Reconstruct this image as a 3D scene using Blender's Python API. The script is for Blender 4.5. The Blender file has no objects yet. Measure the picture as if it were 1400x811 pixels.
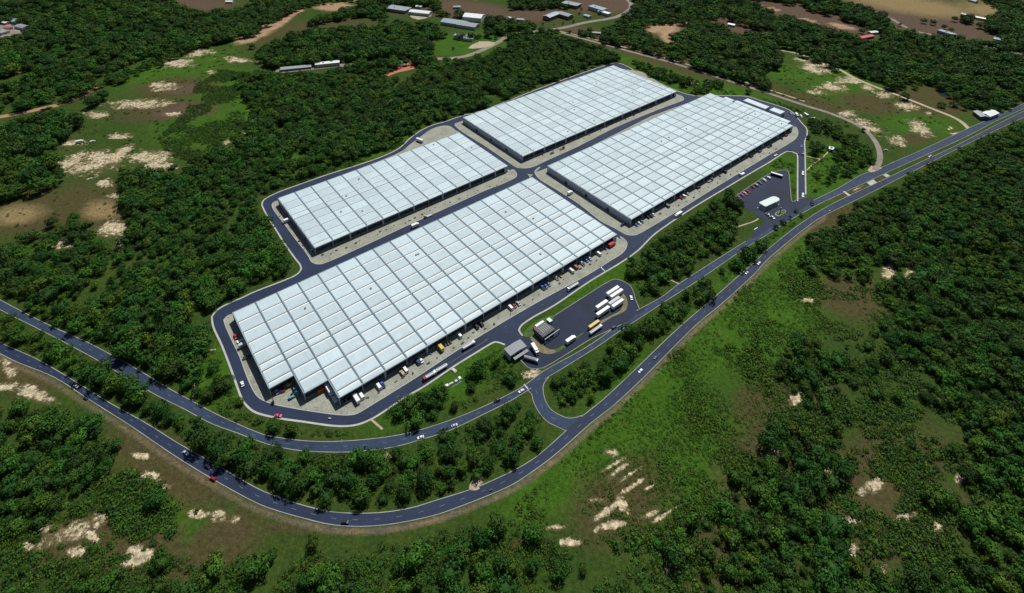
import bpy, math, random
import numpy as np
from mathutils import Vector, Matrix, geometry
random.seed(7); RNG = np.random.default_rng(11)
D = bpy.data; SC = bpy.context.scene; COL = SC.collection
R_ = math.radians

# ------------------------------------------------------------------ camera, sky, sun
CAM_F, CAM_PITCH, CAM_ROLL, CAM_CX, CAM_CY, CAM_H = 824.32, 0.3839724, 0.0066378, 700.0, 79.56, 360.0
cam_d = D.cameras.new('camera'); cam = D.objects.new('camera', cam_d); COL.objects.link(cam)
cam_d.sensor_width = 36; cam_d.lens = CAM_F / 1400 * 36
cam_d.shift_y = -(405.5 - CAM_CY) / 1400
cam_d.clip_start = 1; cam_d.clip_end = 30000
cam.matrix_world = Matrix.Translation((0, 0, CAM_H)) @ Matrix.Rotation(math.pi/2 - CAM_PITCH, 4, 'X') @ Matrix.Rotation(CAM_ROLL, 4, 'Z')
SC.camera = cam
SUN_EL, SUN_AZ = R_(61), R_(29)          # azimuth clockwise from +Y
w = D.worlds.new('World'); SC.world = w; w.use_nodes = True
nt = w.node_tree; bg = nt.nodes['Background']
sky = nt.nodes.new('ShaderNodeTexSky'); sky.sky_type = 'NISHITA'; sky.sun_disc = False
sky.sun_elevation = SUN_EL; sky.sun_rotation = SUN_AZ
nt.links.new(sky.outputs[0], bg.inputs[0]); bg.inputs[1].default_value = 0.05
sun_d = D.lights.new('sun', 'SUN'); sun_d.energy = 4.7; sun_d.angle = R_(0.53); sun_d.color = (1.0, 0.96, 0.9)
sun = D.objects.new('sun', sun_d); COL.objects.link(sun)
sun.rotation_euler = (math.pi/2 - SUN_EL, 0, math.pi - SUN_AZ)
vs = SC.view_settings; vs.view_transform = 'Standard'; vs.look = 'None'; vs.exposure = 0.0; vs.gamma = 1.0; vs.use_curve_mapping = False

# ------------------------------------------------------------------ image pixel positions cast from the camera onto the ground
CP, SP_, CR, SR = math.cos(CAM_PITCH), math.sin(CAM_PITCH), math.cos(CAM_ROLL), math.sin(CAM_ROLL)
def G(px, py, z=0.0):
    u, v = px - CAM_CX, py - CAM_CY
    u, v = u*CR + v*SR, -u*SR + v*CR
    dx, dy, dz = u/CAM_F, CP - v/CAM_F*SP_, -SP_ - v/CAM_F*CP
    t = (z - CAM_H)/dz
    return Vector((dx*t, dy*t, z))
def Gn(P):
    P = np.asarray(P, float); u = P[..., 0]-CAM_CX; v = P[..., 1]-CAM_CY
    u, v = u*CR+v*SR, -u*SR+v*CR
    dz = -SP_ - v/CAM_F*CP; t = -CAM_H/dz
    return np.stack([u/CAM_F*t, (CP - v/CAM_F*SP_)*t], -1)
def Pn(W):
    x, y = W[..., 0], W[..., 1]
    yc = y*SP_ - CAM_H*CP; zc = y*CP + CAM_H*SP_
    u, v = CAM_F*x/zc, -CAM_F*yc/zc
    return np.stack([CAM_CX+u*CR-v*SR, CAM_CY+u*SR+v*CR], -1)
YAW = 0.678033
CU, SU = math.cos(YAW), math.sin(YAW)
def UV(u, v, z=0.0): return Vector((u*CU - v*SU, u*SU + v*CU, z))
def inpoly(P, poly):
    x, y = P[..., 0], P[..., 1]; c = np.zeros(x.shape, bool); n = len(poly)
    for i in range(n):
        x0, y0 = poly[i]; x1, y1 = poly[(i+1) % n]
        if y0 == y1: continue
        c ^= ((y0 > y) != (y1 > y)) & (x < (x1-x0)*(y-y0)/(y1-y0)+x0)
    return c
def segdist(P, line):
    d = np.full(P.shape[:-1], 1e9)
    for a, b in zip(line[:-1], line[1:]):
        a = np.array(a, float); b = np.array(b, float); ab = b-a
        t = np.clip(((P-a)@ab)/max(ab@ab, 1e-9), 0, 1)
        d = np.minimum(d, np.linalg.norm(P-(a+t[..., None]*ab), axis=-1))
    return d
def smooth(pts, n=6, closed=False):
    p = [np.array(q, float) for q in pts]; m = len(p); out = []
    rng = range(m if closed else m-1)
    for i in rng:
        if closed: a, b, c, d = p[i-1], p[i], p[(i+1) % m], p[(i+2) % m]
        else: a, b, c, d = p[max(i-1, 0)], p[i], p[i+1], p[min(i+2, m-1)]
        for k in range(n):
            t = k/n
            out.append(0.5*((2*b)+(c-a)*t+(2*a-5*b+4*c-d)*t*t+(3*b-a-3*c+d)*t**3))
    if not closed: out.append(p[-1])
    return [tuple(q) for q in out]

# ------------------------------------------------------------------ materials
def nodes(name):
    m = D.materials.new(name); m.use_nodes = True
    return m, m.node_tree, m.node_tree.nodes['Principled BSDF']
def mat(name, col, rough=0.7, metal=0.0, var=0.0, scale=0.3, spec=0.5, var2=None, scale2=3.0):
    m, t, b = nodes(name)
    b.inputs['Roughness'].default_value = rough; b.inputs['Metallic'].default_value = metal
    b.inputs['Specular IOR Level'].default_value = spec
    if var:
        tc = t.nodes.new('ShaderNodeTexCoord'); nz = t.nodes.new('ShaderNodeTexNoise'); nz.inputs['Scale'].default_value = scale
        nz.inputs['Detail'].default_value = 6; nz.inputs['Roughness'].default_value = 0.65
        t.links.new(tc.outputs['Object'], nz.inputs['Vector'])
        mp = t.nodes.new('ShaderNodeMapRange'); mp.inputs[1].default_value = 0.3; mp.inputs[2].default_value = 0.7
        mp.inputs[3].default_value = 1-var; mp.inputs[4].default_value = 1+var
        t.links.new(nz.outputs[0], mp.inputs[0])
        vm = t.nodes.new('ShaderNodeVectorMath'); vm.operation = 'SCALE'; vm.inputs[0].default_value = col
        t.links.new(mp.outputs[0], vm.inputs['Scale'])
        last = vm.outputs[0]
        if var2:
            n2 = t.nodes.new('ShaderNodeTexNoise'); n2.inputs['Scale'].default_value = scale2; n2.inputs['Detail'].default_value = 3
            t.links.new(tc.outputs['Object'], n2.inputs['Vector'])
            m2 = t.nodes.new('ShaderNodeMapRange'); m2.inputs[1].default_value = 0.3; m2.inputs[2].default_value = 0.7
            m2.inputs[3].default_value = 1-var2; m2.inputs[4].default_value = 1+var2
            t.links.new(n2.outputs[0], m2.inputs[0])
            v2 = t.nodes.new('ShaderNodeVectorMath'); v2.operation = 'SCALE'
            t.links.new(last, v2.inputs[0]); t.links.new(m2.outputs[0], v2.inputs['Scale']); last = v2.outputs[0]
        t.links.new(last, b.inputs['Base Color'])
    else: b.inputs['Base Color'].default_value = (*col, 1)
    return m
def foliage_mat(name, col, rnd=0.3):
    m, t, b = nodes(name); b.inputs['Roughness'].default_value = 0.75; b.inputs['Specular IOR Level'].default_value = 0.18
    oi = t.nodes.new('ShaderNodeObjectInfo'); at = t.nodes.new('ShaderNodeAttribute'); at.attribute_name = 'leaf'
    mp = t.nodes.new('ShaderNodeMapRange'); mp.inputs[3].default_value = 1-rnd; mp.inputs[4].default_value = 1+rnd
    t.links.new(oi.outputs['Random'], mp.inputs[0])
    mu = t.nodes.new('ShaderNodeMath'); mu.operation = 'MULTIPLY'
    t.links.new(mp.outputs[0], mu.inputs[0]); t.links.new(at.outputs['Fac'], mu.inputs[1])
    hs = t.nodes.new('ShaderNodeHueSaturation'); hs.inputs['Color'].default_value = (*col, 1)
    m3 = t.nodes.new('ShaderNodeMath'); m3.operation = 'MULTIPLY'; m3.inputs[1].default_value = 7.13
    fr = t.nodes.new('ShaderNodeMath'); fr.operation = 'FRACT'
    t.links.new(oi.outputs['Random'], m3.inputs[0]); t.links.new(m3.outputs[0], fr.inputs[0])
    mh = t.nodes.new('ShaderNodeMapRange'); mh.inputs[3].default_value = 0.482; mh.inputs[4].default_value = 0.522
    t.links.new(fr.outputs[0], mh.inputs[0]); t.links.new(mh.outputs[0], hs.inputs['Hue'])
    vm = t.nodes.new('ShaderNodeVectorMath'); vm.operation = 'SCALE'
    t.links.new(hs.outputs[0], vm.inputs[0]); t.links.new(mu.outputs[0], vm.inputs['Scale'])
    t.links.new(vm.outputs[0], b.inputs['Base Color'])
    return m
M = {}
M['asphalt'] = mat('asphalt', (0.0095, 0.0205, 0.052), 0.75, var=0.3, scale=0.035, var2=0.18, scale2=0.6, spec=0.3)
M['asphalt_old'] = mat('asphalt_old', (0.019, 0.036, 0.072), 0.8, var=0.28, scale=0.03, var2=0.18, scale2=0.5, spec=0.3)
M['asphalt_new'] = mat('asphalt_new', (0.006, 0.014, 0.038), 0.75, var=0.3, scale=0.045, var2=0.2, scale2=0.6, spec=0.3)
M['concrete'] = mat('concrete', (0.232, 0.243, 0.197), 0.85, var=0.24, scale=0.09, var2=0.26, scale2=0.8)
M['kerb'] = mat('kerb', (0.36, 0.37, 0.34), 0.85, var=0.18, scale=0.15)
M['kerb_low'] = mat('kerb_low', (0.27, 0.275, 0.25), 0.85, var=0.35, scale=0.08)
M['paint'] = mat('paint', (0.55, 0.57, 0.58), 0.7, var=0.3, scale=0.5)
M['paint_worn'] = mat('paint_worn', (0.11, 0.13, 0.17), 0.7, var=0.4, scale=0.3)
M['gravel'] = mat('gravel', (0.20, 0.175, 0.15), 0.95, var=0.25, scale=0.08, var2=0.25, scale2=0.8)
M['gravel_pale'] = mat('gravel_pale', (0.34, 0.29, 0.20), 0.95, var=0.2, scale=0.08, var2=0.2, scale2=0.6)
M['track_dirt'] = mat('track_dirt', (0.30, 0.17, 0.10), 0.95, var=0.25, scale=0.08, var2=0.2, scale2=0.5)
M['wall'] = mat('wall', (0.36, 0.40, 0.47), 0.6, var=0.08, scale=0.1)
M['fascia'] = mat('fascia', (0.50, 0.57, 0.61), 0.5, var=0.06, scale=0.2)
M['dock_dark'] = mat('dock_dark', (0.012, 0.018, 0.032), 0.6)  # near black holds the shade under the eave of the loading front
M['dock_door'] = mat('dock_door', (0.03, 0.045, 0.075), 0.5)  # dark glass, with the shade under the loading eave put into the colour
M['column'] = mat('column', (0.30, 0.34, 0.38), 0.6)
M['gutter'] = mat('gutter', (0.062, 0.098, 0.122), 0.7, var=0.3, scale=0.15)
M['highlight_strip'] = mat('highlight_strip', (0.80, 0.82, 0.80), 0.5)  # near white puts the roof bevel highlight into the strip colour
M['trunk'] = mat('trunk', (0.08, 0.06, 0.04), 0.9)
M['glass'] = mat('glass', (0.015, 0.02, 0.03), 0.15)
M['tyre'] = mat('tyre', (0.015, 0.015, 0.016), 0.9)
M['steel'] = mat('steel', (0.17, 0.195, 0.215), 0.5, var=0.15, scale=0.5)
M['roof_blue'] = mat('roof_blue', (0.26, 0.33, 0.40), 0.5, var=0.1, scale=0.2)
M['roof_white'] = mat('roof_white', (0.66, 0.70, 0.70), 0.5, var=0.08, scale=0.2)
M['roof_grey'] = mat('roof_grey', (0.24, 0.27, 0.29), 0.6, var=0.12, scale=0.2)
M['brick'] = mat('brick', (0.24, 0.11, 0.08), 0.85, var=0.12, scale=0.4)
M['clay'] = mat('clay', (0.36, 0.13, 0.08), 0.9, var=0.12, scale=0.1)
M['plaster'] = mat('plaster', (0.5, 0.48, 0.42), 0.8, var=0.06, scale=0.3)
M['roof_mint'] = mat('roof_mint', (0.50, 0.60, 0.56), 0.5, var=0.06, scale=0.3)
M['frame_grey'] = mat('frame_grey', (0.085, 0.092, 0.09), 0.8, var=0.15, scale=0.4)
M['shed_red'] = mat('shed_red', (0.45, 0.06, 0.09), 0.6)
M['water'] = mat('water', (0.02, 0.03, 0.035), 0.1)
def roof_material():
    m, t, b = nodes('roof_sheet'); b.inputs['Roughness'].default_value = 0.5; b.inputs['Specular IOR Level'].default_value = 0.4
    at = t.nodes.new('ShaderNodeAttribute'); at.attribute_name = 'cell'
    tc = t.nodes.new('ShaderNodeTexCoord'); mp = t.nodes.new('ShaderNodeMapping'); mp.inputs['Scale'].default_value = (0.9, 0.07, 1)
    t.links.new(tc.outputs['Object'], mp.inputs[0])
    n1 = t.nodes.new('ShaderNodeTexNoise'); n1.inputs['Scale'].default_value = 1.0; n1.inputs['Detail'].default_value = 4
    t.links.new(mp.outputs[0], n1.inputs[0])
    n2 = t.nodes.new('ShaderNodeTexNoise'); n2.inputs['Scale'].default_value = 0.13; n2.inputs['Detail'].default_value = 7; n2.inputs['Roughness'].default_value = 0.7
    t.links.new(tc.outputs['Object'], n2.inputs[0])
    ad = t.nodes.new('ShaderNodeMath'); t.links.new(n1.outputs[0], ad.inputs[0]); t.links.new(n2.outputs[0], ad.inputs[1])
    mr = t.nodes.new('ShaderNodeMapRange'); mr.inputs[1].default_value = 0.65; mr.inputs[2].default_value = 1.35; mr.inputs[3].default_value = 0.86; mr.inputs[4].default_value = 1.09
    t.links.new(ad.outputs[0], mr.inputs[0])
    mu = t.nodes.new('ShaderNodeMath'); mu.operation = 'MULTIPLY'
    t.links.new(mr.outputs[0], mu.inputs[0]); t.links.new(at.outputs['Fac'], mu.inputs[1])
    vm = t.nodes.new('ShaderNodeVectorMath'); vm.operation = 'SCALE'; vm.inputs[0].default_value = (0.455, 0.565, 0.605)
    t.links.new(mu.outputs[0], vm.inputs['Scale']); t.links.new(vm.outputs[0], b.inputs['Base Color'])
    return m
M['roof_sheet'] = roof_material()
M['leaf_dark'] = foliage_mat('leaf_dark', (0.023, 0.069, 0.0080))
M['leaf_mid'] = foliage_mat('leaf_mid', (0.036, 0.099, 0.0085))
M['leaf_olive'] = foliage_mat('leaf_olive', (0.053, 0.106, 0.009))
M['leaf_scrub'] = foliage_mat('leaf_scrub', (0.046, 0.104, 0.008), 0.2)
M['leaf_scrub_dark'] = foliage_mat('leaf_scrub_dark', (0.030, 0.072, 0.008), 0.25)
CARCOL = {'white': (0.75, 0.77, 0.78), 'silver': (0.42, 0.45, 0.48), 'grey': (0.16, 0.18, 0.20), 'black': (0.012, 0.013, 0.016), 'red': (0.42, 0.02, 0.025),
          'maroon': (0.22, 0.015, 0.04), 'pink': (0.55, 0.06, 0.18), 'blue': (0.05, 0.14, 0.42), 'navy': (0.03, 0.045, 0.14), 'yellow': (0.55, 0.42, 0.10), 'teal': (0.10, 0.30, 0.33),
          'green': (0.12, 0.22, 0.16), 'tan': (0.42, 0.33, 0.2), 'brown': (0.16, 0.09, 0.045), 'orange': (0.5, 0.12, 0.03)}
def paint(c):
    k = 'paint_' + c
    if k not in M: M[k] = mat('car_' + c, CARCOL[c], 0.32)
    return M[k]

# ------------------------------------------------------------------ mesh helpers
class MB:
    def __init__(s): s.v = []; s.f = []
    def quad(s, *p):
        n = len(s.v); s.v += [tuple(q) for q in p]; s.f.append(tuple(range(n, n+len(p))))
    def box(s, x0, x1, y0, y1, z0, z1):
        n = len(s.v); s.v += [(x0,y0,z0),(x1,y0,z0),(x1,y1,z0),(x0,y1,z0),(x0,y0,z1),(x1,y0,z1),(x1,y1,z1),(x0,y1,z1)]
        s.f += [tuple(n+i for i in q) for q in ((3,2,1,0),(4,5,6,7),(0,1,5,4),(1,2,6,5),(2,3,7,6),(3,0,4,7))]
        return s
    def frustum(s, b, t, z0, z1):     # b,t = (x0,x1,y0,y1)
        n = len(s.v)
        for (x0,x1,y0,y1), z in ((b, z0), (t, z1)): s.v += [(x0,y0,z),(x1,y0,z),(x1,y1,z),(x0,y1,z)]
        s.f += [tuple(n+i for i in q) for q in ((3,2,1,0),(4,5,6,7),(0,1,5,4),(1,2,6,5),(2,3,7,6),(3,0,4,7))]
        return s
    def prism(s, prof, y0, y1, inset=0.0):   # side outline in XZ, extruded over Y
        n = len(s.v); m = len(prof)
        s.v += [(x, y0, z) for x, z in prof] + [(x, y1, z) for x, z in prof]
        s.f += [tuple(n+i for i in range(m)), tuple(n+m+i for i in reversed(range(m)))]
        s.f += [(n+i, n+m+i, n+m+(i+1) % m, n+(i+1) % m) for i in range(m)]
        return s
    def cyl(s, c, r, h, axis='z', n=12, r2=None):
        r2 = r if r2 is None else r2; k = len(s.v); cx, cy, cz = c
        for q, rr in ((0, r), (h, r2)):
            for i in range(n):
                a, b = rr*math.cos(2*math.pi*i/n), rr*math.sin(2*math.pi*i/n)
                s.v.append({'z': (cx+a, cy+b, cz+q), 'y': (cx+a, cy+q, cz+b), 'x': (cx+q, cy+a, cz+b)}[axis])
        s.f += [tuple(k+i for i in reversed(range(n))), tuple(k+n+i for i in range(n))]
        s.f += [(k+i, k+(i+1) % n, k+n+(i+1) % n, k+n+i) for i in range(n)]
        return s
    def poly(s, pts, z0, z1):        # closed XY outline extruded
        n = len(s.v); m = len(pts)
        s.v += [(p[0], p[1], z0) for p in pts] + [(p[0], p[1], z1) for p in pts]
        for t in geometry.tessellate_polygon([[Vector((p[0], p[1], 0)) for p in pts]]):
            a, b, c = [Vector((pts[i][0], pts[i][1], 0)) for i in t]
            if (b-a).cross(c-a).z < 0: t = tuple(reversed(t))
            s.f.append(tuple(n+m+i for i in t)); s.f.append(tuple(n+i for i in reversed(t)))
        area = sum(pts[i][0]*pts[(i+1) % m][1]-pts[(i+1) % m][0]*pts[i][1] for i in range(m))
        for i in range(m):
            j = (i+1) % m
            q = (n+i, n+j, n+m+j, n+m+i)
            s.f.append(q if area > 0 else tuple(reversed(q)))
        return s
    def mesh(s, name, m):
        me = D.meshes.new(name); me.from_pydata(s.v, [], s.f); me.materials.append(m); me.update()
        return me
    def build(s, name, m, parent=None, smooth=False):
        me = s.mesh(name, m)
        if smooth: me.polygons.foreach_set('use_smooth', [True]*len(me.polygons))
        return link(name, me, parent)
def link(name, me, parent=None):
    o = D.objects.new(name, me); COL.objects.link(o)
    if parent: o.parent = parent
    return o
def tag(o, label=None, cat=None, group=None, kind=None):
    if label: o['label'] = label
    if cat: o['category'] = cat
    if group: o['group'] = group
    if kind: o['kind'] = kind
    return o
def thing(name, label, cat, loc, rz=0.0, group=None):
    o = D.objects.new(name, None); COL.objects.link(o); o.empty_display_size = 1
    o.location = loc; o.rotation_euler = (0, 0, rz)
    return tag(o, label, cat, group)
def copy_tree(o, parent=None):
    c = o.copy(); COL.objects.link(c)
    if parent: c.parent = parent
    for ch in list(o.children): copy_tree(ch, c)
    return c
def sheet(name, pts_w, z, m, kind='structure', thick=None):
    b = MB()
    if thick: b.poly(pts_w, z, z+thick)
    else:
        n = 0; b.v = [(p[0], p[1], z) for p in pts_w]
        for t in geometry.tessellate_polygon([[Vector((p[0], p[1], 0)) for p in pts_w]]):
            a, bb, c = [Vector(b.v[i]) for i in t]
            if (bb-a).cross(c-a).z < 0: t = tuple(reversed(t))
            b.f.append(tuple(t))
    o = b.build(name, m); o['kind'] = kind
    return o
def gpoly(pts, n=4, closed=True): return [tuple(G(*p)[:2]) for p in smooth(pts, n, closed)]
def ribbon(mb, line, w0, w1, z0, z1=None):
    """strip along a world polyline between left offsets w0..w1; raised to z1 when given"""
    L = [Vector((p[0], p[1], 0)) for p in line]; a = []; b = []
    for i, p in enumerate(L):
        t = (L[min(i+1, len(L)-1)] - L[max(i-1, 0)]).normalized(); nrm = Vector((-t.y, t.x, 0))
        a.append(p+nrm*w0); b.append(p+nrm*w1)
    z = z0 if z1 is None else z1
    for i in range(len(L)-1):
        mb.quad((*b[i][:2], z), (*a[i][:2], z), (*a[i+1][:2], z), (*b[i+1][:2], z)) if w0 > w1 else mb.quad((*a[i][:2], z), (*b[i][:2], z), (*b[i+1][:2], z), (*a[i+1][:2], z))
        if w0 < w1: mb.f[-1] = tuple(reversed(mb.f[-1]))
        if z1 is not None:
            for e in (a, b): mb.quad((*e[i][:2], z0), (*e[i+1][:2], z0), (*e[i+1][:2], z1), (*e[i][:2], z1))
def gline(pts, n=5): return [tuple(G(*p)[:2]) for p in smooth(pts, n)]

# ------------------------------------------------------------------ outlines traced as image pixel positions
RING = [(289,433.5),(291.5,448.5),(303,473.5),(315.5,506),(328,541),(335.5,554),(350,565),(380,572.5),(415,577.5),(450,582.5),(472.5,583.5),(490,581),(507.5,574),(525,563.5),(555,543.5),(582.5,527.5),(622.5,500.5),(650,483.5),(672.5,470),(680,468.5),(690,472),(705,478),(722,466),(715,459),(710.5,452.5),(712.5,446.5),(719.5,440.5),(733,432),(748,424),(766,413),(784,400.5),(810,383),(847.5,360.5),(872.5,343),(892.5,323),(912.5,308),(950,283),(987.5,260.5),(1025,238),(1050,223.5),(1070,210.5),(1077.5,207.5),(1086.5,209),(1090,214),(1090,240),(1090,275),(1102,275),(1102,266),(1101.5,235),(1101,208),(1100.5,195),(1104,182),(1102.5,175),(1098,170),(1092,163),(1084,154),(1076,149),(1060,143.5),(1040,137.5),(1022,132),(1000,131),(978,130.5),(958,131.5),(940,129),(925,124),(900,113),(870,99),(862,93),(848,87),(838,86.5),(800,98.5),(740,120),(684,142),(650,154),(636,157),(622,161.5),(608,166.5),(593,170.5),(580,176),(570,182),(560,189.5),(545,203),(522.5,214),(490,225.5),(450,238),(410,252),(380,263),(362.5,272),(358,278),(359,284),(365,295.5),(377.5,315.5),(390,335.5),(402.5,353),(410,363),(410,370.5),(397.5,379.5),(350,398),(333,406),(308,417),(295.5,425)]
AP_A = [(314,430.5),(307,436),(306.5,440),(310,450),(316,463.5),(328,488.5),(338,516),(350,540),(365,550),(387.5,556),(425,562.5),(462.5,567.5),(480,567.5),(490,565),(505,556),(537.5,536),(575,512.5),(612.5,487.5),(650,463.5),(700,433.5),(748,406),(800,378),(832.5,358),(850,347),(856.5,338),(856.5,330.5),(847.5,323),(840,323),(727,246),(722,246),(600,303),(400,392.5),(330,428),(321,431)]
AP_B = [(378,275),(373,278),(372,282),(376,290),(390,308),(404,327),(420,348),(425,357),(430,360.5),(437,361.5),(445,359.5),(470,349),(520,326),(555,309.5),(625,278),(665,260),(685,252.5),(703,244),(706.5,240),(706,237),(702,232),(692,232),(660,212),(629,187),(628,181.5),(622,178),(617,174),(610,172),(600,173.5),(588,178),(573,189),(560,198.5),(540,212),(460,243),(386,273)]
AP_C = [(626,167.5),(622,170),(624,174),(636,183),(665,201),(694,221),(705,228.5),(711,230),(722,230),(732,227),(750,218.5),(790,200.5),(840,175),(900,150),(930,139),(935,135),(930,130),(922,128),(838,93),(640,163)]
AP_D = [(739,228.5),(733,232),(731,235),(733,240),(740,247),(760,259),(792,279.5),(820,301.5),(840,312),(855,320.5),(865,322),(873,320),(890,310.5),(925,289.5),(987,251),(1050,213),(1057,209),(1084,193),(1090,186),(1091,180),(1089,175),(1085,170),(1078,172),(960,134),(752,229)]
U_T = [(-60,378),(0,410),(25,423.5),(70,446),(120,468.5),(162.5,491),(200,512.5),(225,528),(262.5,548.5),(300,568.5),(350,590.5),(375,597.5),(412.5,602.5),(450,604),(500,601),(550,594),(600,580),(650,561),(700,537),(720,525),(747.5,505),(800,476),(835,452),(870,425),(904,406.5),(928,388.5),(964,365),(1019.5,330),(1040,317),(1076,294),(1112,274),(1145,258),(1175,240.5),(1205,229),(1226,220),(1265,203),(1325,175),(1360,160),(1400,141.5),(1480,106)]
U_B = [(-60,391),(0,423.5),(50,448.5),(95,472),(137.5,495),(180,521),(217.5,542.5),(250,558.5),(287.5,578.5),(325,592.5),(350,602),(375,610),(412.5,616.5),(462.5,618.5),(500,616.5),(537.5,611.5),(575,601.5),(615,588.5),(662.5,566),(700,547),(726,531),(745,518.5),(810,478.5),(850,451),(875,435),(916,408),(944.5,390),(970,373),(1012,344),(1052,319),(1076,303.5),(1113.5,282.5),(1148,266),(1184,249.5),(1206.5,239),(1230,228),(1287.5,202.5),(1325,185),(1362.5,165.5),(1400,148.5),(1480,112)]
L_T = [(-60,437),(0,468.5),(50,491),(100,520),(150,551),(200,579),(245,607),(295,635.5),(350,667),(382.5,680.5),(412.5,690.5),(450,699.5),(487.5,702),(525,700.5),(562.5,694.5),(600,683),(650,667),(700,644.5),(730,627),(752.5,608.5),(775,588),(795,570),(825,546),(860,513.5),(925,451),(978,405.5),(1000,386),(1030,360),(1050,341),(1087.5,311),(1125,286),(1160,268),(1200,249.5),(1260,221),(1297,204),(1325,190),(1362.5,170.5),(1400,152),(1480,115)]
L_B = [(-60,451),(0,483.5),(25,496),(75,516.5),(125,548.5),(175,580),(216,608),(250,630.5),(300,660.5),(350,687.5),(382.5,699.5),(412.5,708),(450,717),(487.5,720),(525,718),(562.5,712),(600,703),(637.5,689.5),(675,674.5),(700,663),(720,650.5),(750,629),(775,608),(807.5,579),(840,553.5),(875,521),(905,491),(950,446),(985,417),(1015,390),(1030,376),(1050,354.5),(1075,333),(1100,313),(1125,296),(1180,269),(1250,233.5),(1310,203),(1360,179),(1400,160.5),(1480,124)]
CON_L = [(722,534),(727,540),(729,548),(735,561),(747.5,576),(762.5,584),(773,589)]
CON_R = [(752,514),(744,524),(742.5,533),(745,546),(752.5,559),(765,567.5),(780,572),(797,568)]
LOT1 = [(697,476),(707,487),(715,496),(724,503.5),(737.5,504),(748,500.5),(775,484.5),(805,465.5),(838,449.5),(850,444),(884,421),(874,422),(869,410),(867,402),(862,391.5),(853,385.5),(841,382),(829,387),(808,400),(758.5,431.5),(742,444),(728,455),(718,461)]
LOT2 = [(1005,269),(1025,255),(1050,239),(1069,233),(1076,233.5),(1078.5,238),(1080.5,258),(1082,273),(1085,276),(1092,272),(1103,270),(1116,273),(1085,292),(1050,313),(1028,327),(1032,313.5),(1043,307),(1044,302),(1038,297),(1020,285),(1010,276)]
RAIL = [(767,45),(800,54),(862.5,71),(925,88),(987.5,108),(1045,126),(1102,145),(1137,156),(1170,170),(1188,183),(1199,198),(1203,212),(1202,222),(1196,233)]
TRACK_R = [(1060,68),(1080,71),(1112.5,80),(1142.5,92.5),(1170,107.5),(1200,120),(1237.5,134),(1275,149),(1302.5,160),(1316,168),(1326,178)]
ROAD_TOP = [(377,97),(420,93.5),(462,90),(537,85),(587,81),(625,79),(650,72.5),(682,57.5),(700,47),(762,39.5),(800,31),(840,24),(860,14),(863,6),(856,-3),(840,-20)]
ROAD_TR = [(1190,14),(1215,24),(1247,41),(1287,50),(1337,60),(1400,75),(1480,92)]
DIRT_L = [(-40,166),(0,160),(60,148),(100,137),(140,115)]
roads_px = [smooth(RING, 3, True), U_T+U_B[::-1], L_T+L_B[::-1], CON_L+CON_R[::-1], LOT1, LOT2]
roads_w = [[tuple(q) for q in Gn(np.array(p))] for p in roads_px]

# ------------------------------------------------------------------ ground: one sheet, finer near the site
SAND = [(268,71,24,6,0),(242,86,26,8,0),(325,82,25,4,5),(225,118,22,7,0),(193,142,44,7,-3),(130,157,22,5,0),(237,156,14,3,0),(165,186,20,4,-5),(290,99,9,3,0),(280,59,18,4,0),
 (125,222,48,17,-8),(165,208,18,7,-25),(205,215,36,10,-5),(215,228,28,6,0),(143,251,14,5,-5),(158,268,12,4,0),(155,313,26,11,-12),(165,335,5,14,0),(88,334,22,7,0),(100,195,20,5,0),(312,197,8,6,0),(335,180,6,4,0),
 (1118,92,24,10,8),(1095,82,12,3,10),(1140,120,20,7,5),(1115,126,14,5,10),(1160,110,18,5,12),(1187,120,14,4,15),(1210,129,14,5,10),(1238,145,18,6,8),(1258,175,22,9,30),(1160,157,12,6,10),(1187,173,28,7,18),(1225,193,14,7,20),(1270,155,5,3,0),(1310,182,10,4,0),(1300,176,5,3,0),
 (12,503,18,11,45),(10,528,15,5,-10),(52,541,28,9,18),(40,531,14,7,0),(193,623,16,5,5),(207,652,16,7,15),(227,667,10,6,0),(95,728,58,13,-22),(135,712,20,12,-30),(125,733,16,9,30),(35,747,10,6,0),(103,754,17,8,-20),(190,765,30,9,-22),(301,706,16,10,0),(272,703,14,7,0),(320,711,9,10,-50),(60,722,14,9,-20),(180,752,16,6,-15),
 (835,618,13,7,0),(836,637,22,4,-33),(842,645,24,4.5,-33),(858,651,20,3.5,-33),(866,664,24,4,-33),(885,668,16,2.5,-33),(815,685,14,5,-10),(828,700,22,5,-33),(890,703,18,5,-25),(838,718,22,6,-15),(910,703,24,3,-33),(780,742,16,7,0),(755,722,16,5,0),(852,690,8,16,-30),
 (1105,410,10,4,0),(1215,370,9,12,20),(1245,374,10,9,0),(915,775,9,16,30),(1090,545,9,14,35),(1168,750,9,13,30),(1238,706,24,6,-15),(1195,665,22,10,-20),(1165,712,18,6,0),(1130,645,10,10,0),(1310,655,10,10,0),(1060,620,25,9,-30),(1205,780,10,8,0),(1280,720,14,6,0),(1232,221,12,3,-25),(1172,258,9,2,-25),
 (728,510,18,7,-15),(770,480,20,3,-30),(800,465,20,2.5,-30),(848,427,14,4,-25),(735,475,8,9,30),(655,660,8,6,0),(530,622,8,5,0),(945,112,10,4,5)]
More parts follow.
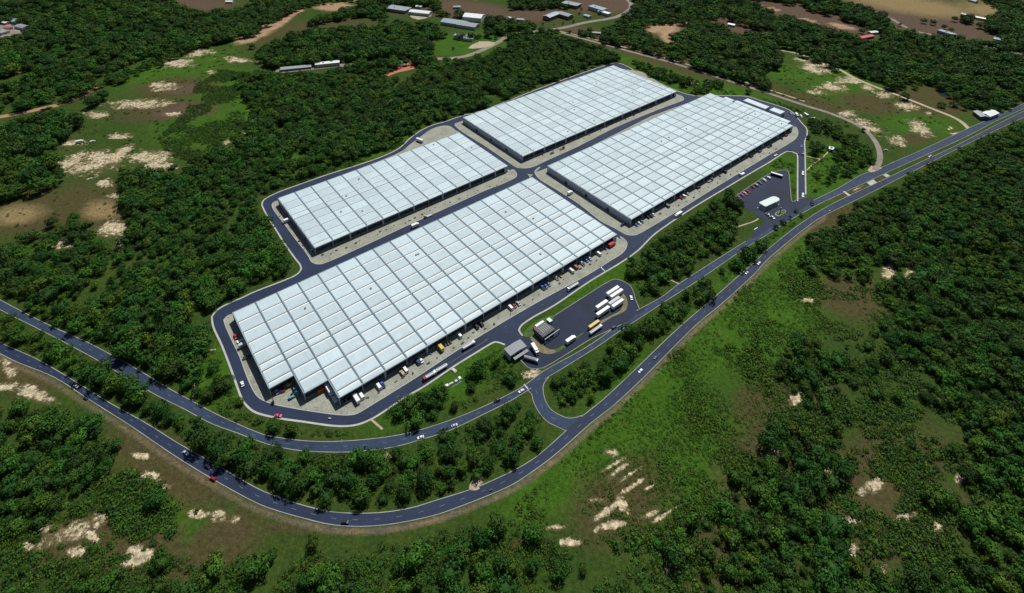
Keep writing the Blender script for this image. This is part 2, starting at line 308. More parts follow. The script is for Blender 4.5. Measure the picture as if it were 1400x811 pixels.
DRY = [(1165,262,26,4,-22),(1200,245,14,4,-25),(1235,222,24,4,-25),(240,120,55,14,-5),(225,152,70,14,-5),(80,290,110,34,-8),(25,295,40,14,-8),(140,300,40,18,0),(1190,142,45,13,10),(1250,190,30,8,-5),(1110,140,60,8,15),(1160,405,52,28,15),(1042,545,42,28,-40),(230,640,90,40,32),(195,755,70,34,-20),(300,745,80,34,-35),(105,735,90,26,-22),(30,515,50,26,30),(440,38,70,12,-5),(265,8,60,11,0),(610,8,60,14,5),(730,20,50,12,-2),(820,8,60,14,0),(990,100,90,10,18),(900,80,110,9,18),(820,50,70,9,15),(1120,24,70,16,15),(1010,38,60,10,15),(1280,32,110,22,14),(1260,8,110,14,8),(1380,10,60,14,0),(910,44,34,16,0),(1270,140,60,18,10),(1300,135,40,18,10),(1140,300,40,14,-25),(1180,660,120,60,-20),(1060,620,90,60,-40),(850,690,70,55,-35),(1240,715,90,50,-20),(710,745,40,8,-8),(395,722,40,6,5),(1000,760,80,50,0),(365,35,40,22,-30),(1100,545,50,40,0),(1060,15,80,12,14),(560,12,40,10,0),(1240,40,30,10,10)]
LUSH = [(285,155,80,48,-20),(300,110,60,20,0),(620,505,90,40,-30),(640,60,60,16,-5),(1130,240,60,40,0),(1045,420,150,70,-40),(880,560,140,60,-42),(960,640,120,60,-30),(760,660,90,40,-30),(900,100,60,24,25),(1000,122,70,14,15),(820,390,60,30,-30),(300,520,40,50,40),(600,520,120,30,-30),(1075,100,40,12,10),(1170,110,80,40,10),(1260,165,60,30,0),(1070,230,30,20,0),(235,715,50,40,0),(240,95,80,18,-15),(520,205,90,8,-20),(665,125,20,8,-20),(405,212,22,7,0),(1380,5,60,8,0)]
PLOUGH = [(815,47,45,5,12),(720,22,35,6,-4),(880,70,60,3,17),(1270,30,100,20,14),(1200,12,40,12,10),(1120,24,85,15,14),(1010,36,60,10,15),(265,6,50,9,0),(825,6,55,11,0),(640,14,60,12,5),(725,20,40,9,-3),(250,152,40,9,-5),(250,122,30,6,-5),]
PALEDRY = [(1250,8,90,11,8),(1370,18,60,10,10),(25,294,32,12,-8),(140,288,25,12,0)]
ORANGE = [(380,28,40,9,-35),(350,46,30,8,-25),(460,10,30,5,0),(905,38,24,8,0),(915,52,12,8,20),(1150,36,20,3,12),(1105,28,14,2,12),(1055,12,14,2,12),(552,90,14,4,-5)]
def ell(P, L):
    m = np.zeros(P.shape[:-1])
    for cx, cy, rx, ry, ro in L:
        c, s = math.cos(R_(ro)), math.sin(R_(ro)); dx, dy = P[..., 0]-cx, P[..., 1]-cy
        d = np.hypot((dx*c+dy*s)/rx, (-dx*s+dy*c)/ry)
        m = np.maximum(m, np.clip(1.35-d*0.85, 0, 1))
    return m
def make_ground():
    xs = np.concatenate([np.linspace(-1000, -210, 10), np.arange(-200, 1601, 4.0), np.linspace(1610, 2400, 10)])
    ys = np.arange(-64, 902, 3.0)
    X, Y = np.meshgrid(xs, ys); P = np.stack([X, Y], -1); W = Gn(P)
    extra = []
    y0 = W[-1, :, 1].mean()
    for k in (80, 0, -300, -1500, -6000):
        row = W[-1].copy(); row[:, 1] = k; row[:, 0] *= (1 if k > 50 else 1.2+abs(k)/600); extra.append(row)
    W = np.concatenate([W, np.array(extra)], 0); P = np.concatenate([P, np.repeat(P[-1:], 5, 0)], 0)
    far = [np.stack([W[0, :, 0]*f, np.full(len(xs), yy)], -1) for yy, f in ((16000, 5), (6000, 2.6), (2800, 1.5))]
    W = np.concatenate([np.array(far), W], 0); P = np.concatenate([np.repeat(P[:1], 3, 0), P], 0)
    h, n = W.shape[:2]
    V = np.concatenate([W, np.zeros((h, n, 1))], -1).reshape(-1, 3)
    idx = np.arange(h*n).reshape(h, n)
    F = np.stack([idx[1:, :-1], idx[1:, 1:], idx[:-1, 1:], idx[:-1, :-1]], -1).reshape(-1, 4)
    me = D.meshes.new('ground'); me.vertices.add(len(V)); me.vertices.foreach_set('co', V.ravel())
    me.loops.add(F.size); me.loops.foreach_set('vertex_index', F.ravel().astype(np.int32))
    me.polygons.add(len(F)); me.polygons.foreach_set('loop_start', np.arange(0, F.size, 4, dtype=np.int32)); me.polygons.foreach_set('loop_total', np.full(len(F), 4, np.int32))
    me.update(); me.validate()
    Pf = P.reshape(-1, 2)
    sand = ell(Pf, SAND); dry = ell(Pf, DRY); lush = ell(Pf, LUSH); plough = ell(Pf, PLOUGH); pale = ell(Pf, PALEDRY); orange = ell(Pf, ORANGE)
    # bare verge beside the lower road
    Wf = W.reshape(-1, 2)
    lb = [tuple(Gn(np.array(q))) for q in L_B if q[0] < 1130]
    d = segdist(Wf, lb); verge = np.clip(1.15-np.abs(d-2.6)/2.4, 0, 1)*np.where(Pf[:, 0] > 400, 1.0, 0.75)
    for nm, a in (('sand', sand), ('dry', dry), ('lush', lush), ('plough', plough), ('pale', pale), ('orange', orange), ('shoulder', verge)):
        at = me.attributes.new(nm, 'FLOAT', 'POINT'); at.data.foreach_set('value', a.astype(np.float32))
    return me
def ground_material():
    m, t, b = nodes('ground'); b.inputs['Roughness'].default_value = 0.95; b.inputs['Specular IOR Level'].default_value = 0.1
    N = t.nodes.new; Lk = t.links.new
    tc = N('ShaderNodeTexCoord')
    def noise(s, det=6, ro=0.62):
        n = N('ShaderNodeTexNoise'); n.inputs['Scale'].default_value = s; n.inputs['Detail'].default_value = det; n.inputs['Roughness'].default_value = ro
        Lk(tc.outputs['Object'], n.inputs['Vector']); return n.outputs[0]
    def attr(n):
        a = N('ShaderNodeAttribute'); a.attribute_name = n; return a.outputs['Fac']
    def rng(x, a, bb, c=0.0, d=1.0):
        r = N('ShaderNodeMapRange'); r.inputs[1].default_value = a; r.inputs[2].default_value = bb; r.inputs[3].default_value = c; r.inputs[4].default_value = d
        Lk(x, r.inputs[0]); return r.outputs[0]
    def math_(op, x, y):
        q = N('ShaderNodeMath'); q.operation = op
        for i, k in enumerate((x, y)):
            if isinstance(k, (int, float)): q.inputs[i].default_value = k
            else: Lk(k, q.inputs[i])
        return q.outputs[0]
    def mix(f, a, bb):
        q = N('ShaderNodeMix'); q.data_type = 'RGBA'
        Lk(f, q.inputs[0])
        for i, k in ((6, a), (7, bb)):
            if isinstance(k, tuple): q.inputs[i].default_value = (*k, 1)
            else: Lk(k, q.inputs[i])
        return q.outputs[2]
    nb, nm_, nf, ng = noise(0.012, 5), noise(0.06, 7, 0.7), noise(0.35, 6, 0.7), noise(1.3, 3, 0.6)
    def thr(a, k, soft, n=nm_):     # mask broken up by noise
        v = math_('ADD', attr(a), math_('MULTIPLY', math_('SUBTRACT', n, 0.5), k))
        return rng(v, 0.5-soft, 0.5+soft)
    grass = mix(rng(nb, 0.35, 0.65), (0.031, 0.064, 0.008), (0.050, 0.072, 0.014))
    grass = mix(rng(nm_, 0.35, 0.68), grass, (0.022, 0.050, 0.009))
    lush = mix(rng(nm_, 0.35, 0.65), (0.028, 0.080, 0.006), (0.046, 0.104, 0.009))
    c = mix(thr('lush', 1.1, 0.3), grass, lush)
    dryc = mix(rng(nm_, 0.3, 0.7), (0.070, 0.054, 0.025), (0.050, 0.053, 0.016))
    c = mix(thr('dry', 1.4, 0.28), c, dryc)
    c = mix(thr('plough', 0.7, 0.22), c, mix(rng(nf, 0.35, 0.65), (0.072, 0.052, 0.036), (0.10, 0.068, 0.045)))
    c = mix(thr('pale', 1.0, 0.35), c, (0.20, 0.15, 0.07))
    c = mix(thr('orange', 0.8, 0.2), c, mix(rng(nm_, 0.3, 0.7), (0.25, 0.16, 0.09), (0.34, 0.25, 0.155)))
    n_v = math_('ADD', math_('MULTIPLY', nm_, 0.5), math_('MULTIPLY', ng, 0.5))
    c = mix(thr('shoulder', 1.3, 0.4, n_v), c, mix(rng(nm_, 0.35, 0.65), (0.17, 0.125, 0.078), (0.085, 0.085, 0.055)))
    n_s = math_('ADD', math_('ADD', math_('MULTIPLY', nm_, 0.60), math_('MULTIPLY', nf, 0.28)), math_('MULTIPLY', ng, 0.12))
    def sandmask(k, soft, off):
        v = math_('ADD', math_('MULTIPLY', attr('sand'), 0.66), math_('MULTIPLY', math_('SUBTRACT', n_s, 0.5), k))
        return rng(math_('MULTIPLY', v, rng(attr('sand'), 0.02, 0.2)), off-soft, off+soft)
    c = mix(sandmask(2.4, 0.16, 0.42), c, (0.125, 0.105, 0.052))
    sm = sandmask(3.6, 0.11, 0.55)
    c = mix(sm, c, mix(rng(nf, 0.38, 0.62), (0.31, 0.255, 0.155), (0.49, 0.43, 0.30)))
    vm = N('ShaderNodeVectorMath'); vm.operation = 'SCALE'
    Lk(c, vm.inputs[0]); Lk(math_('MULTIPLY', rng(nf, 0.3, 0.7, 0.60, 1.40), rng(ng, 0.3, 0.7, 0.74, 1.26)), vm.inputs['Scale'])
    Lk(vm.outputs[0], b.inputs['Base Color'])
    bp = N('ShaderNodeBump'); bp.inputs['Strength'].default_value = 0.8; bp.inputs['Distance'].default_value = 1.1
    Lk(math_('ADD', nf, math_('MULTIPLY', ng, 0.35)), bp.inputs['Height']); Lk(bp.outputs[0], b.inputs['Normal'])
    return m
gm = make_ground(); gm.materials.append(ground_material()); go = link('ground', gm); go['kind'] = 'structure'

# ------------------------------------------------------------------ roads and paved areas
Z1, Z2, Z3 = 0.05, 0.10, 0.15
sheet('ring_road', gpoly(RING, 3), Z1, M['asphalt'])
def strip_poly(T, B): return [tuple(G(*p)[:2]) for p in smooth(T, 4)] + [tuple(G(*p)[:2]) for p in reversed(smooth(B, 4))]
sheet('upper_road', strip_poly(U_T, U_B), Z1+0.03, M['asphalt_old'])
sheet('lower_road', strip_poly(L_T, L_B), Z1+0.03, M['asphalt'])
sheet('link_road', strip_poly(CON_L, CON_R), Z1+0.06, M['asphalt_old'])
sheet('truck_yard', gpoly(LOT1, 3), Z1+0.09, M['asphalt_new'])
sheet('car_park', gpoly(LOT2, 2), Z1+0.06, M['asphalt_new'])
for P in (AP_A, AP_B, AP_C, AP_D):
    sheet('concrete_apron', gpoly(P, 3), 0, M['concrete'], thick=0.16)
def strip_obj(name, lines, w0, w1, z0, z1, m):
    b = MB()
    for L in lines: ribbon(b, L, w0, w1, z0, z1)
    o = b.build(name, m); o['kind'] = 'structure'; return o
def seg(poly, i0, i1): return poly[i0:i1+1]
ring_pts = RING + [RING[0]]
k_gate0, k_gate1 = RING.index((690,472)), RING.index((715,459))
k_v = RING.index((1090,275)); k_v2 = RING.index((1102,266))
strip_obj('pavement', [gline(ring_pts[:k_gate0+1]), gline(ring_pts[k_gate1:k_v+1]), gline(ring_pts[k_v2:])], -0.35, 0.95, 0, 0.15, M['kerb'])
strip_obj('apron_kerb', [gpoly(P, 3)+[gpoly(P, 3)[0]] for P in (AP_A, AP_B, AP_C, AP_D)], -0.25, 0.25, 0.0, 0.22, M['kerb'])
iu = U_T.index((870,425)); iu2 = U_T.index((1112,274)); ix = U_B.index((726,531)); iy = U_T.index((1019.5,330)); io = U_T.index((835,452)); il = L_T.index((775,588)); ir = L_T.index((795,570))
strip_obj('kerb', [gline(U_T[:io+1]), gline(U_T[iu:iy+1]), gline(U_T[iu2:])], -0.2, 0.2, 0, 0.16, M['kerb_low'])
strip_obj('kerb', [gline(U_B[:ix+1]), gline(U_B[ix+1:]), gline(L_T[:il+1]), gline(L_T[ir:]), gline(L_B), gline(CON_L), gline(CON_R)], -0.2, 0.2, 0, 0.16, M['kerb_low'])
strip_obj('kerb', [gline(LOT1[1:10]), gline(LOT1[11:20]), gline(LOT2[:11])], -0.2, 0.2, 0, 0.24, M['kerb_low'])
strip_obj('gravel_road', [gline(RAIL)], -3.0, 3.0, 0, 0.3, M['gravel'])
strip_obj('dirt_track', [gline(TRACK_R)], -2.6, 2.6, 0, Z1, M['gravel_pale'])
strip_obj('dirt_track', [gline([(760,42),(800,51),(862,67),(925,84),(987,103),(1045,121),(1100,139)])], -0.8, 2.2, 0, Z1, M['gravel_pale'])
strip_obj('dirt_track', [gline(DIRT_L), gline([(0,105),(25,99),(50,92)]), gline([(330,48),(360,42),(400,20),(415,14)]), gline([(650,0),(652,-10)]), gline([(440,9),(480,2),(500,-4)])], -5, 5, 0, Z1, M['track_dirt'])
strip_obj('country_road', [gline(ROAD_TOP)], -5, 5, 0, Z1+0.05, M['gravel'])
strip_obj('country_road', [gline(ROAD_TR), gline([(1275,66),(1278,58),(1285,52)]), gline([(920,12),(930,5),(935,-3)]), gline([(165,18),(180,24),(203,30)])], -3.5, 3.5, 0, Z1+0.05, M['gravel'])
strip_obj('dirt_path', [gline([(1078,205),(1090,211),(1104,214),(1122,217),(1128,212),(1134,206)]), gline([(1122,217),(1110,226),(1103,233)]), gline([(928,388),(915,382),(905,379),(895,376)]), gline([(997,314),(1012,309),(1030,303),(1037,299)]), gline([(508,574),(515,580),(523,587)]), gline([(264,548),(268,520),(274,490),(285,480),(295,478)])], -0.7, 0.7, 0, Z1, M['gravel_pale'])
b = MB(); b.poly(gpoly([(1152,262),(1155,261.5),(1163.5,267.5),(1160,268.5)], 1), 0, Z3); b.poly(gpoly([(1185,250),(1194,245.5),(1199,250),(1190,254)], 1), 0, Z3); b.poly(gpoly([(1207,239.5),(1211,237.5),(1217,240.5),(1212,243)], 1), 0, Z3)
b.build('crossing_slab', M['kerb'])['kind'] = 'structure'
b = MB(); b.poly(gpoly([(1186,233),(1192,226),(1202,228),(1206,230),(1196,235),(1190,236)], 1), 0, Z3+0.1); b.build('road_apron', M['gravel_pale'])['kind'] = 'structure'
b = MB(); b.poly(gpoly([(641,668),(645,658),(655,651),(661,655),(652,662),(656,668),(648,671)], 2), 0, Z2); b.build('road_apron', M['gravel_pale'])['kind'] = 'structure'
b = MB(); b.poly(gpoly([(1107,266),(1170,242),(1188,232),(1193,234),(1173,245),(1110,272)], 2), 0, 0.05); 
# islands of the truck yard
def island(P, m, name='kerbed_island', t=0.28):
    sheet(name, gpoly(P, 3), -0.3, m, thick=0.3+t)
M['verge'] = mat('verge', (0.046, 0.092, 0.014), 0.95, var=0.35, scale=0.15, var2=0.3, scale2=0.9)
M['verge_dry'] = mat('verge_dry', (0.155, 0.135, 0.072), 0.95, var=0.4, scale=0.12, var2=0.3, scale2=0.9)
island([(716,459.5),(722,448),(738,437),(757,431),(757,436),(745,446),(733,456),(737,466),(748,476),(758,478),(773,471),(795,456),(796,458),(775,474),(760,483),(748,484.5),(737,481),(729,470),(724,462)], M['verge'])
island([(725,461),(731,460),(737,467),(748,477),(758,479),(759,483),(748,484.5),(737,481),(729,470)], M['verge_dry'], t=0.33)
island([(819,441),(835,432),(848,425),(851,413),(848,405),(852,402),(857,409),(858,418),(855,425),(848,429),(835,435),(822,443)], M['verge_dry'])
# painted markings
def dashes(name, line, off, on, gap, wd, m, z):
    L = [Vector((p[0], p[1], 0)) for p in line]; b = MB(); acc = 0; pos = 0
    for p, q in zip(L[:-1], L[1:]):
        d = (q-p).length; t = (q-p)/d; nrm = Vector((-t.y, t.x, 0)); s = 0
        while s < d:
            ph = (acc+s) % (on+gap)
            if ph < on:
                e = min(d, s+on-ph); a = p+t*s+nrm*off; c = p+t*e+nrm*off; k = nrm*wd/2
                b.quad((*(a-k)[:2], z), (*(c-k)[:2], z), (*(c+k)[:2], z), (*(a+k)[:2], z)); s = e+1e-3
            else: s += on+gap-ph
        acc += d
    o = b.build(name, m); o['kind'] = 'structure'; return o
def midline(T, B, f=0.5):
    a = np.array(smooth(T, 4)); bb = np.array(smooth(B, 4)); wa, wb = Gn(a), Gn(bb)
    out = []
    for p in wa:
        j = np.argmin(np.linalg.norm(wb-p, axis=1)); out.append(tuple(p*(1-f)+wb[j]*f))
    return out
dashes('lane_marking', midline(U_T, U_B), 0, 3.0, 9.0, 0.22, M['paint_worn'], 0.13)
dashes('lane_marking', midline(L_T, L_B, 0.5), 0, 3.0, 9.0, 0.22, M['paint_worn'], 0.13)
dashes('lane_marking', midline(CON_L, CON_R), 0, 3, 8, 0.2, M['paint_worn'], 0.16)
ringmid = gline([(507,566),(540,545),(575,520),(612,496),(650,474),(700,441),(748,413),(800,384),(840,359),(868,336),(890,318),(925,295),(987,256),(1050,218),(1078,200)])
dashes('lane_marking', ringmid, 0, 2.5, 16.0, 0.2, M['paint_worn'], 0.13)
dashes('lane_marking', gline([(609,500),(640,481),(668,464)]), 0, 60, 0.1, 0.25, M['paint_worn'], 0.14)
b = MB()
for a, c in (((716.5,525.5),(722,532)), ((820,364),(827,371)), ((1031,314),(1036,311))):
    ribbon(b, [G(*a)[:2], G(*c)[:2]], -0.35, 0.35, 0.16)
b.build('stop_line', M['paint'])['kind'] = 'structure'
b = MB()
for i in range(11):
    p = G(1008.5+i*4.25, 273-i*2.85); q = G(1008.5+i*4.25+5.2, 273-i*2.85+4.6)
    ribbon(b, [p[:2], q[:2]], -0.06, 0.06, 0.14)
b.build('bay_marking', M['paint_worn'])['kind'] = 'structure'
# ------------------------------------------------------------------ warehouses
H = 7.75
def warehouse(label, us, vs_, cut=None, wide=(), dock_step=2, gv=0.36):
    u0, v0 = us[0], vs_[0]
    root = thing('warehouse', label, 'warehouse', UV(u0, v0), YAW, 'white roofed warehouses')
    us = [u-u0 for u in us]; vs_ = [v-v0 for v in vs_]; Lu, Lv = us[-1], vs_[-1]
    cut = cut or {}
    low = lambda i: cut.get(i, 0.0)
    # roof sheets: one shallow tray per bay, dark gutters between
    V = []; F = []; cell = []
    for i in range(len(us)-1):
        for j in range(len(vs_)-1):
            a0, a1 = us[i], us[i+1]; b0, b1 = max(vs_[j], low(i)), vs_[j+1]
            if b1-b0 < 1.0: continue
            gu0 = 0.05 if i == 0 else 0.42; gu1 = 0.05 if i == len(us)-2 else 0.42
            gv0 = 0.05 if b0 <= low(i)+.01 else gv; gv1 = 0.05 if j == len(vs_)-2 else gv
            if j+1 in wide: gv1 = 0.7
            if j in wide: gv0 = 0.55
            c = random.uniform(0.86, 1.03)
            o = [(a0+gu0, b0+gv0), (a1-gu1, b0+gv0), (a1-gu1, b1-gv1), (a0+gu0, b1-gv1)]
            s = 0.5; q = 1.0 if (b1-b0) > 3 else 0.4
            t = [(a0+gu0+s, b0+gv0+q), (a1-gu1-s, b0+gv0+q), (a1-gu1-s, b1-gv1-q), (a0+gu0+s, b1-gv1-q)]
            n = len(V); V += [(x, y, H-0.28) for x, y in o] + [(x, y, H+0.22) for x, y in t]
            F += [(n+4,n+5,n+6,n+7),(n,n+1,n+5,n+4),(n+1,n+2,n+6,n+5),(n+2,n+3,n+7,n+6),(n+3,n,n+4,n+7)]
            cell += [c]*8
    me = D.meshes.new('roof'); me.from_pydata(V, [], F); me.materials.append(M['roof_sheet'])
    at = me.attributes.new('cell', 'FLOAT', 'POINT'); at.data.foreach_set('value', np.array(cell, np.float32)); me.update()
    roof_o = link('roof', me, root)
    fl = MB()  # white strips added to show the bright highlight along the bay edges
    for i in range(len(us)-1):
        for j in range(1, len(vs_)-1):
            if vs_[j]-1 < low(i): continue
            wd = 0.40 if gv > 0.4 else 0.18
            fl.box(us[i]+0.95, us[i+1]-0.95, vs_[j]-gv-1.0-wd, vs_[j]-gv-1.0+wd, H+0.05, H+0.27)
    fl.build('highlight_strip', M['highlight_strip'], roof_o)
    # outline
    out = [(0, low(0))]
    for i in range(len(us)-1):
        if i and low(i) != low(i-1): out += [(us[i], low(i-1)), (us[i], low(i))]
    out += [(Lu, low(len(us)-2)), (Lu, Lv), (0, Lv)]
    if out[0] == out[1]: out = out[1:]
    MB().poly(out, H-0.75, H-0.30).build('gutter', M['gutter'], root)
    f = MB(); n = len(out)
    for i in range(n):
        p, q = Vector((*out[i], 0)), Vector((*out[(i+1) % n], 0)); t = (q-p).normalized(); nr = Vector((t.y, -t.x, 0))
        a, bq = p+nr*0.12-t*0.0, q+nr*0.12
        c, d = p-nr*0.04, q-nr*0.04
        f.quad((*a[:2], H-0.95), (*bq[:2], H-0.95), (*bq[:2], H+0.02), (*a[:2], H+0.02))
        f.quad((*a[:2], H+0.02), (*bq[:2], H+0.02), (*d[:2], H+0.02), (*c[:2], H+0.02))
    f.build('fascia', M['fascia'], root)
    for k in range(7):
        i = random.randrange(2, len(us)-1); j = random.randrange(1, len(vs_)-1); x = (us[i]+us[i+1])/2+random.uniform(-4, 4) if i+1 < len(us) else us[i]-6; y = (vs_[j]+vs_[j+1])/2
        MB().box(x-.55, x+.55, y-.55, y+.55, H+.1, H+.9).frustum((x-.75, x+.75, y-.75, y+.75), (x-.3, x+.3, y-.3, y+.3), H+.901, H+1.15).build('roof_vent', M['steel'], roof_o)
    # plain walls: left end, right end, back
    def wallrun(p, q, pil, name='wall', z1=H-0.9):
        b = MB(); p, q = Vector((*p, 0)), Vector((*q, 0)); Ld = (q-p).length; ang = math.atan2((q-p).y, (q-p).x)
        b.box(0, Ld, 0.25, 0.55, 0, z1)
        k = 0.0
        while k < Ld-0.5:
            b.box(k, k+0.5, 0.0, 0.249, 0, z1-0.05); k += pil
        o = b.build(name, M['wall'], root); o.location = p; o.rotation_euler = (0, 0, ang); return o
    wallrun((0, Lv), (0, low(0)), 12.0); wallrun((Lu, low(len(us)-2)), (Lu, Lv), 12.0); wallrun((Lu, Lv), (0, Lv), 16.6)
    for k in range(len(out)-1):
        p, q = out[k], out[k+1]
        if abs(p[0]-q[0]) < 0.01 and 0 < p[0] < Lu-0.1: wallrun(p, q, 8.0)
    # side doors in the left end wall
    for k in range(3):
        y = Lv*(0.25+0.25*k); d = MB().box(-0.06, 0.12, y-1.6, y+1.6, 0.1, 3.6).build('side_door', M['dock_door'], root)
    # loading front
    for i in range(len(us)-1):
        a0, a1, v = us[i], us[i+1], low(i); rec = 2.6
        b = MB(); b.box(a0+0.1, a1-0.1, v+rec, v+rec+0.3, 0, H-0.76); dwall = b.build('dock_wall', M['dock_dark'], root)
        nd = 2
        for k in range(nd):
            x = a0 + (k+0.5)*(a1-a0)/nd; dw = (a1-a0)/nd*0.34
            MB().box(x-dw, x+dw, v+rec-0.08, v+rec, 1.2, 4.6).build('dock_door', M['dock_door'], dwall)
        MB().box(a0+0.05, a1-0.05, v+0.9, v+rec-0.1, 0.1, 1.15).build('dock_platform', M['concrete'], root)
        big = i % dock_step == 0 and i > 0
        wd = 0.7 if big else 0.22
        if i > 0 and low(i) == low(i-1):
            MB().box(a0-wd, a0+wd, v+0.15, v+(rec-0.02 if big else 0.7), 0.1, H-0.77).build('column', M['column'], root)
    ep = MB(); ep.box(Lu-4.2, Lu-0.3, low(len(us)-2)+0.2, low(len(us)-2)+0.5, 0.1, H-0.78); ep.build('end_panel', M['wall'], root)
    return root
bay = lambda a, n, w, end=None: [a+w*k for k in range(n+1)] if end is None else [a+w*k for k in range(n)]+[end]
wh_a = warehouse('largest white roofed warehouse at the front, its near left corner cut in steps', bay(56.2, 18, 16.622), [288.0,293.5,305,316.5,328,339.4,346,358,370,382,394.3,406.6], {0: 35.2, 1: 17.4}, wide=(5,), gv=0.46)
wh_b = warehouse('smallest white roofed warehouse, at the left behind the front one', bay(133.8, 13, 16.55), [439.4,445,456,467.5,479,490.4,498,508.4,520.2,532.9], wide=(5,))
wh_c = warehouse('white roofed warehouse farthest back, with dark forest along its rear side', bay(374.3, 17, 16.6, 650.0), [444.5,448.5,460,472,484.5,496,501.5,512.5,525,536.5,549.5,562.1], wide=(5,))
wh_d = warehouse('white roofed warehouse on the right with low annexes along its far end', bay(382.4, 18, 16.6), [294.4,299.5,311,322,334,345.5,352,364,376,388,400.5,412.7], wide=(5,))
# low annexes stand against the far end of that warehouse
def annex(u0, u1, v0, v1, h, label, bays):
    r = thing('annex_building', label, 'annex', UV(u0, v0), YAW, 'annexes behind the right warehouse'); a, c = u1-u0, v1-v0
    MB().box(0.2, a-0.2, 0.2, c-0.2, 0, h-0.3).build('wall', M['wall'], r)
    MB().box(-0.1, a+0.1, -0.1, c+0.1, h-0.29, h-0.1).build('gutter', M['gutter'], r)
    V = []; F = []
    for k in range(bays):
        y0, y1 = c*k/bays+0.15, c*(k+1)/bays-0.15; n = len(V)
        V += [(0.1,y0,h-0.09),(a-0.1,y0,h-0.09),(a-0.1,y1,h-0.09),(0.1,y1,h-0.09),(0.6,y0+.5,h+0.2),(a-0.6,y0+.5,h+0.2),(a-0.6,y1-.5,h+0.2),(0.6,y1-.5,h+0.2)]
        F += [(n+4,n+5,n+6,n+7),(n,n+1,n+5,n+4),(n+1,n+2,n+6,n+5),(n+2,n+3,n+7,n+6),(n+3,n,n+4,n+7)]
    me = D.meshes.new('roof'); me.from_pydata(V, [], F); me.materials.append(M['roof_sheet'])
    at = me.attributes.new('cell', 'FLOAT', 'POINT'); at.data.foreach_set('value', np.full(len(V), 1.05, np.float32)); link('roof', me, r)
    for k in range(bays): MB().box(a-0.21, a-0.12, c*(k+.5)/bays-1.5, c*(k+.5)/bays+1.5, 0.1, 3.4).build('door', M['dock_door'], r)
annex(683.4, 691.5, 302.5, 378, 7.0, 'long narrow white roofed annex along the end of the right warehouse', 6)
annex(683.6, 690.5, 380.5, 394, 6.6, 'smallest square white roofed annex behind the right warehouse', 1)
annex(698.5, 709.5, 341, 373, 6.6, 'free standing white roofed shed across the passage from the long annex', 1)
annex(701, 713, 321.5, 337, 6.2, 'short white roofed shed at the near end of the free standing shed', 1)
# ------------------------------------------------------------------ vehicles (X is forward)
MESH = {}
def cached(key, fn):
    if key not in MESH: MESH[key] = fn()
    return MESH[key]
def wheel_mesh(r=0.33, wd=0.24):
    return cached(('wheel', r, wd), lambda: MB().cyl((0, -wd/2, 0), r, wd, 'y', 12).mesh('wheel', M['tyre']))
def add_wheels(root, xs, half, r=0.33, wd=0.24):
    for x in xs:
        for s in (-1, 1):
            o = link('wheel', wheel_mesh(r, wd), root); o.location = (x, s*(half-wd/2), r)
def part(name, key, fn, root):
    return link(name, cached(key, fn), root)
def car_body(kind, c):
    b = MB(); m = paint(c)
    if kind == 'pickup': prof = [(-2.55,.45),(-2.55,1.02),(-.55,1.02),(-.5,1.05),(.85,1.08),(2.35,.95),(2.5,.72),(2.5,.42)]; hw = .88
    elif kind == 'suv': prof = [(-2.2,.45),(-2.25,1.1),(1.0,1.1),(2.1,.98),(2.25,.7),(2.25,.42)]; hw = .9
    elif kind == 'van': prof = [(-2.45,.4),(-2.5,1.25),(1.5,1.25),(2.35,1.0),(2.45,.7),(2.45,.4)]; hw = .95
    else: prof = [(-2.1,.42),(-2.18,.92),(-1.5,.98),(.95,.96),(2.05,.78),(2.15,.55),(2.1,.38)]; hw = .86
    b.prism(prof, -hw, hw); return b.mesh('body', m)
def car_glass(kind):
    b = MB()
    if kind == 'pickup': b.frustum((-.55,1.3,-.82,.82), (-.4,.75,-.68,.68), 1.0, 1.62)
    elif kind == 'suv': b.frustum((-2.15,1.15,-.85,.85), (-1.95,.5,-.7,.7), 1.05, 1.62)
    elif kind == 'van': b.frustum((-2.4,1.75,-.9,.9), (-2.35,1.15,-.8,.8), 1.2, 1.85)
    else: b.frustum((-1.75,1.05,-.8,.8), (-1.15,.3,-.64,.64), .9, 1.38)
    return b.mesh('window', M['glass'])
def car_roof(kind, c):
    b = MB()
    if kind == 'pickup': b.frustum((-.42,.77,-.7,.7), (-.34,.66,-.62,.62), 1.621, 1.69)
    elif kind == 'suv': b.frustum((-1.97,.52,-.72,.72), (-1.85,.4,-.64,.64), 1.621, 1.70)
    elif kind == 'van': b.frustum((-2.37,1.17,-.82,.82), (-2.3,1.0,-.74,.74), 1.851, 2.02)
    else: b.frustum((-1.17,.32,-.66,.66), (-1.05,.2,-.58,.58), 1.381, 1.45)
    return b.mesh('roof', paint(c))
NAMES = {'sedan': ('car', 'car'), 'suv': ('car', 'car'), 'pickup': ('pickup_truck', 'pickup'), 'van': ('van', 'van'), 'box_truck': ('box_truck', 'truck'), 'flat_truck': ('flatbed_truck', 'truck'), 'tanker': ('tanker_truck', 'truck'),
 'trailer': ('box_trailer', 'trailer'), 'bus': ('bus', 'bus'), 'semi': ('semi_truck', 'truck'), 'forklift': ('forklift', 'forklift'), 'digger': ('excavator', 'excavator'), 'container': ('shipping_container', 'container'), 'motorbike': ('motorbike', 'motorbike')}
def truck_cab(x, c):
    b = MB(); b.prism([(x,.55),(x,2.75),(x+1.3,2.75),(x+1.75,1.7),(x+1.8,.55)], -1.15, 1.15); return b.mesh('cab', paint(c))
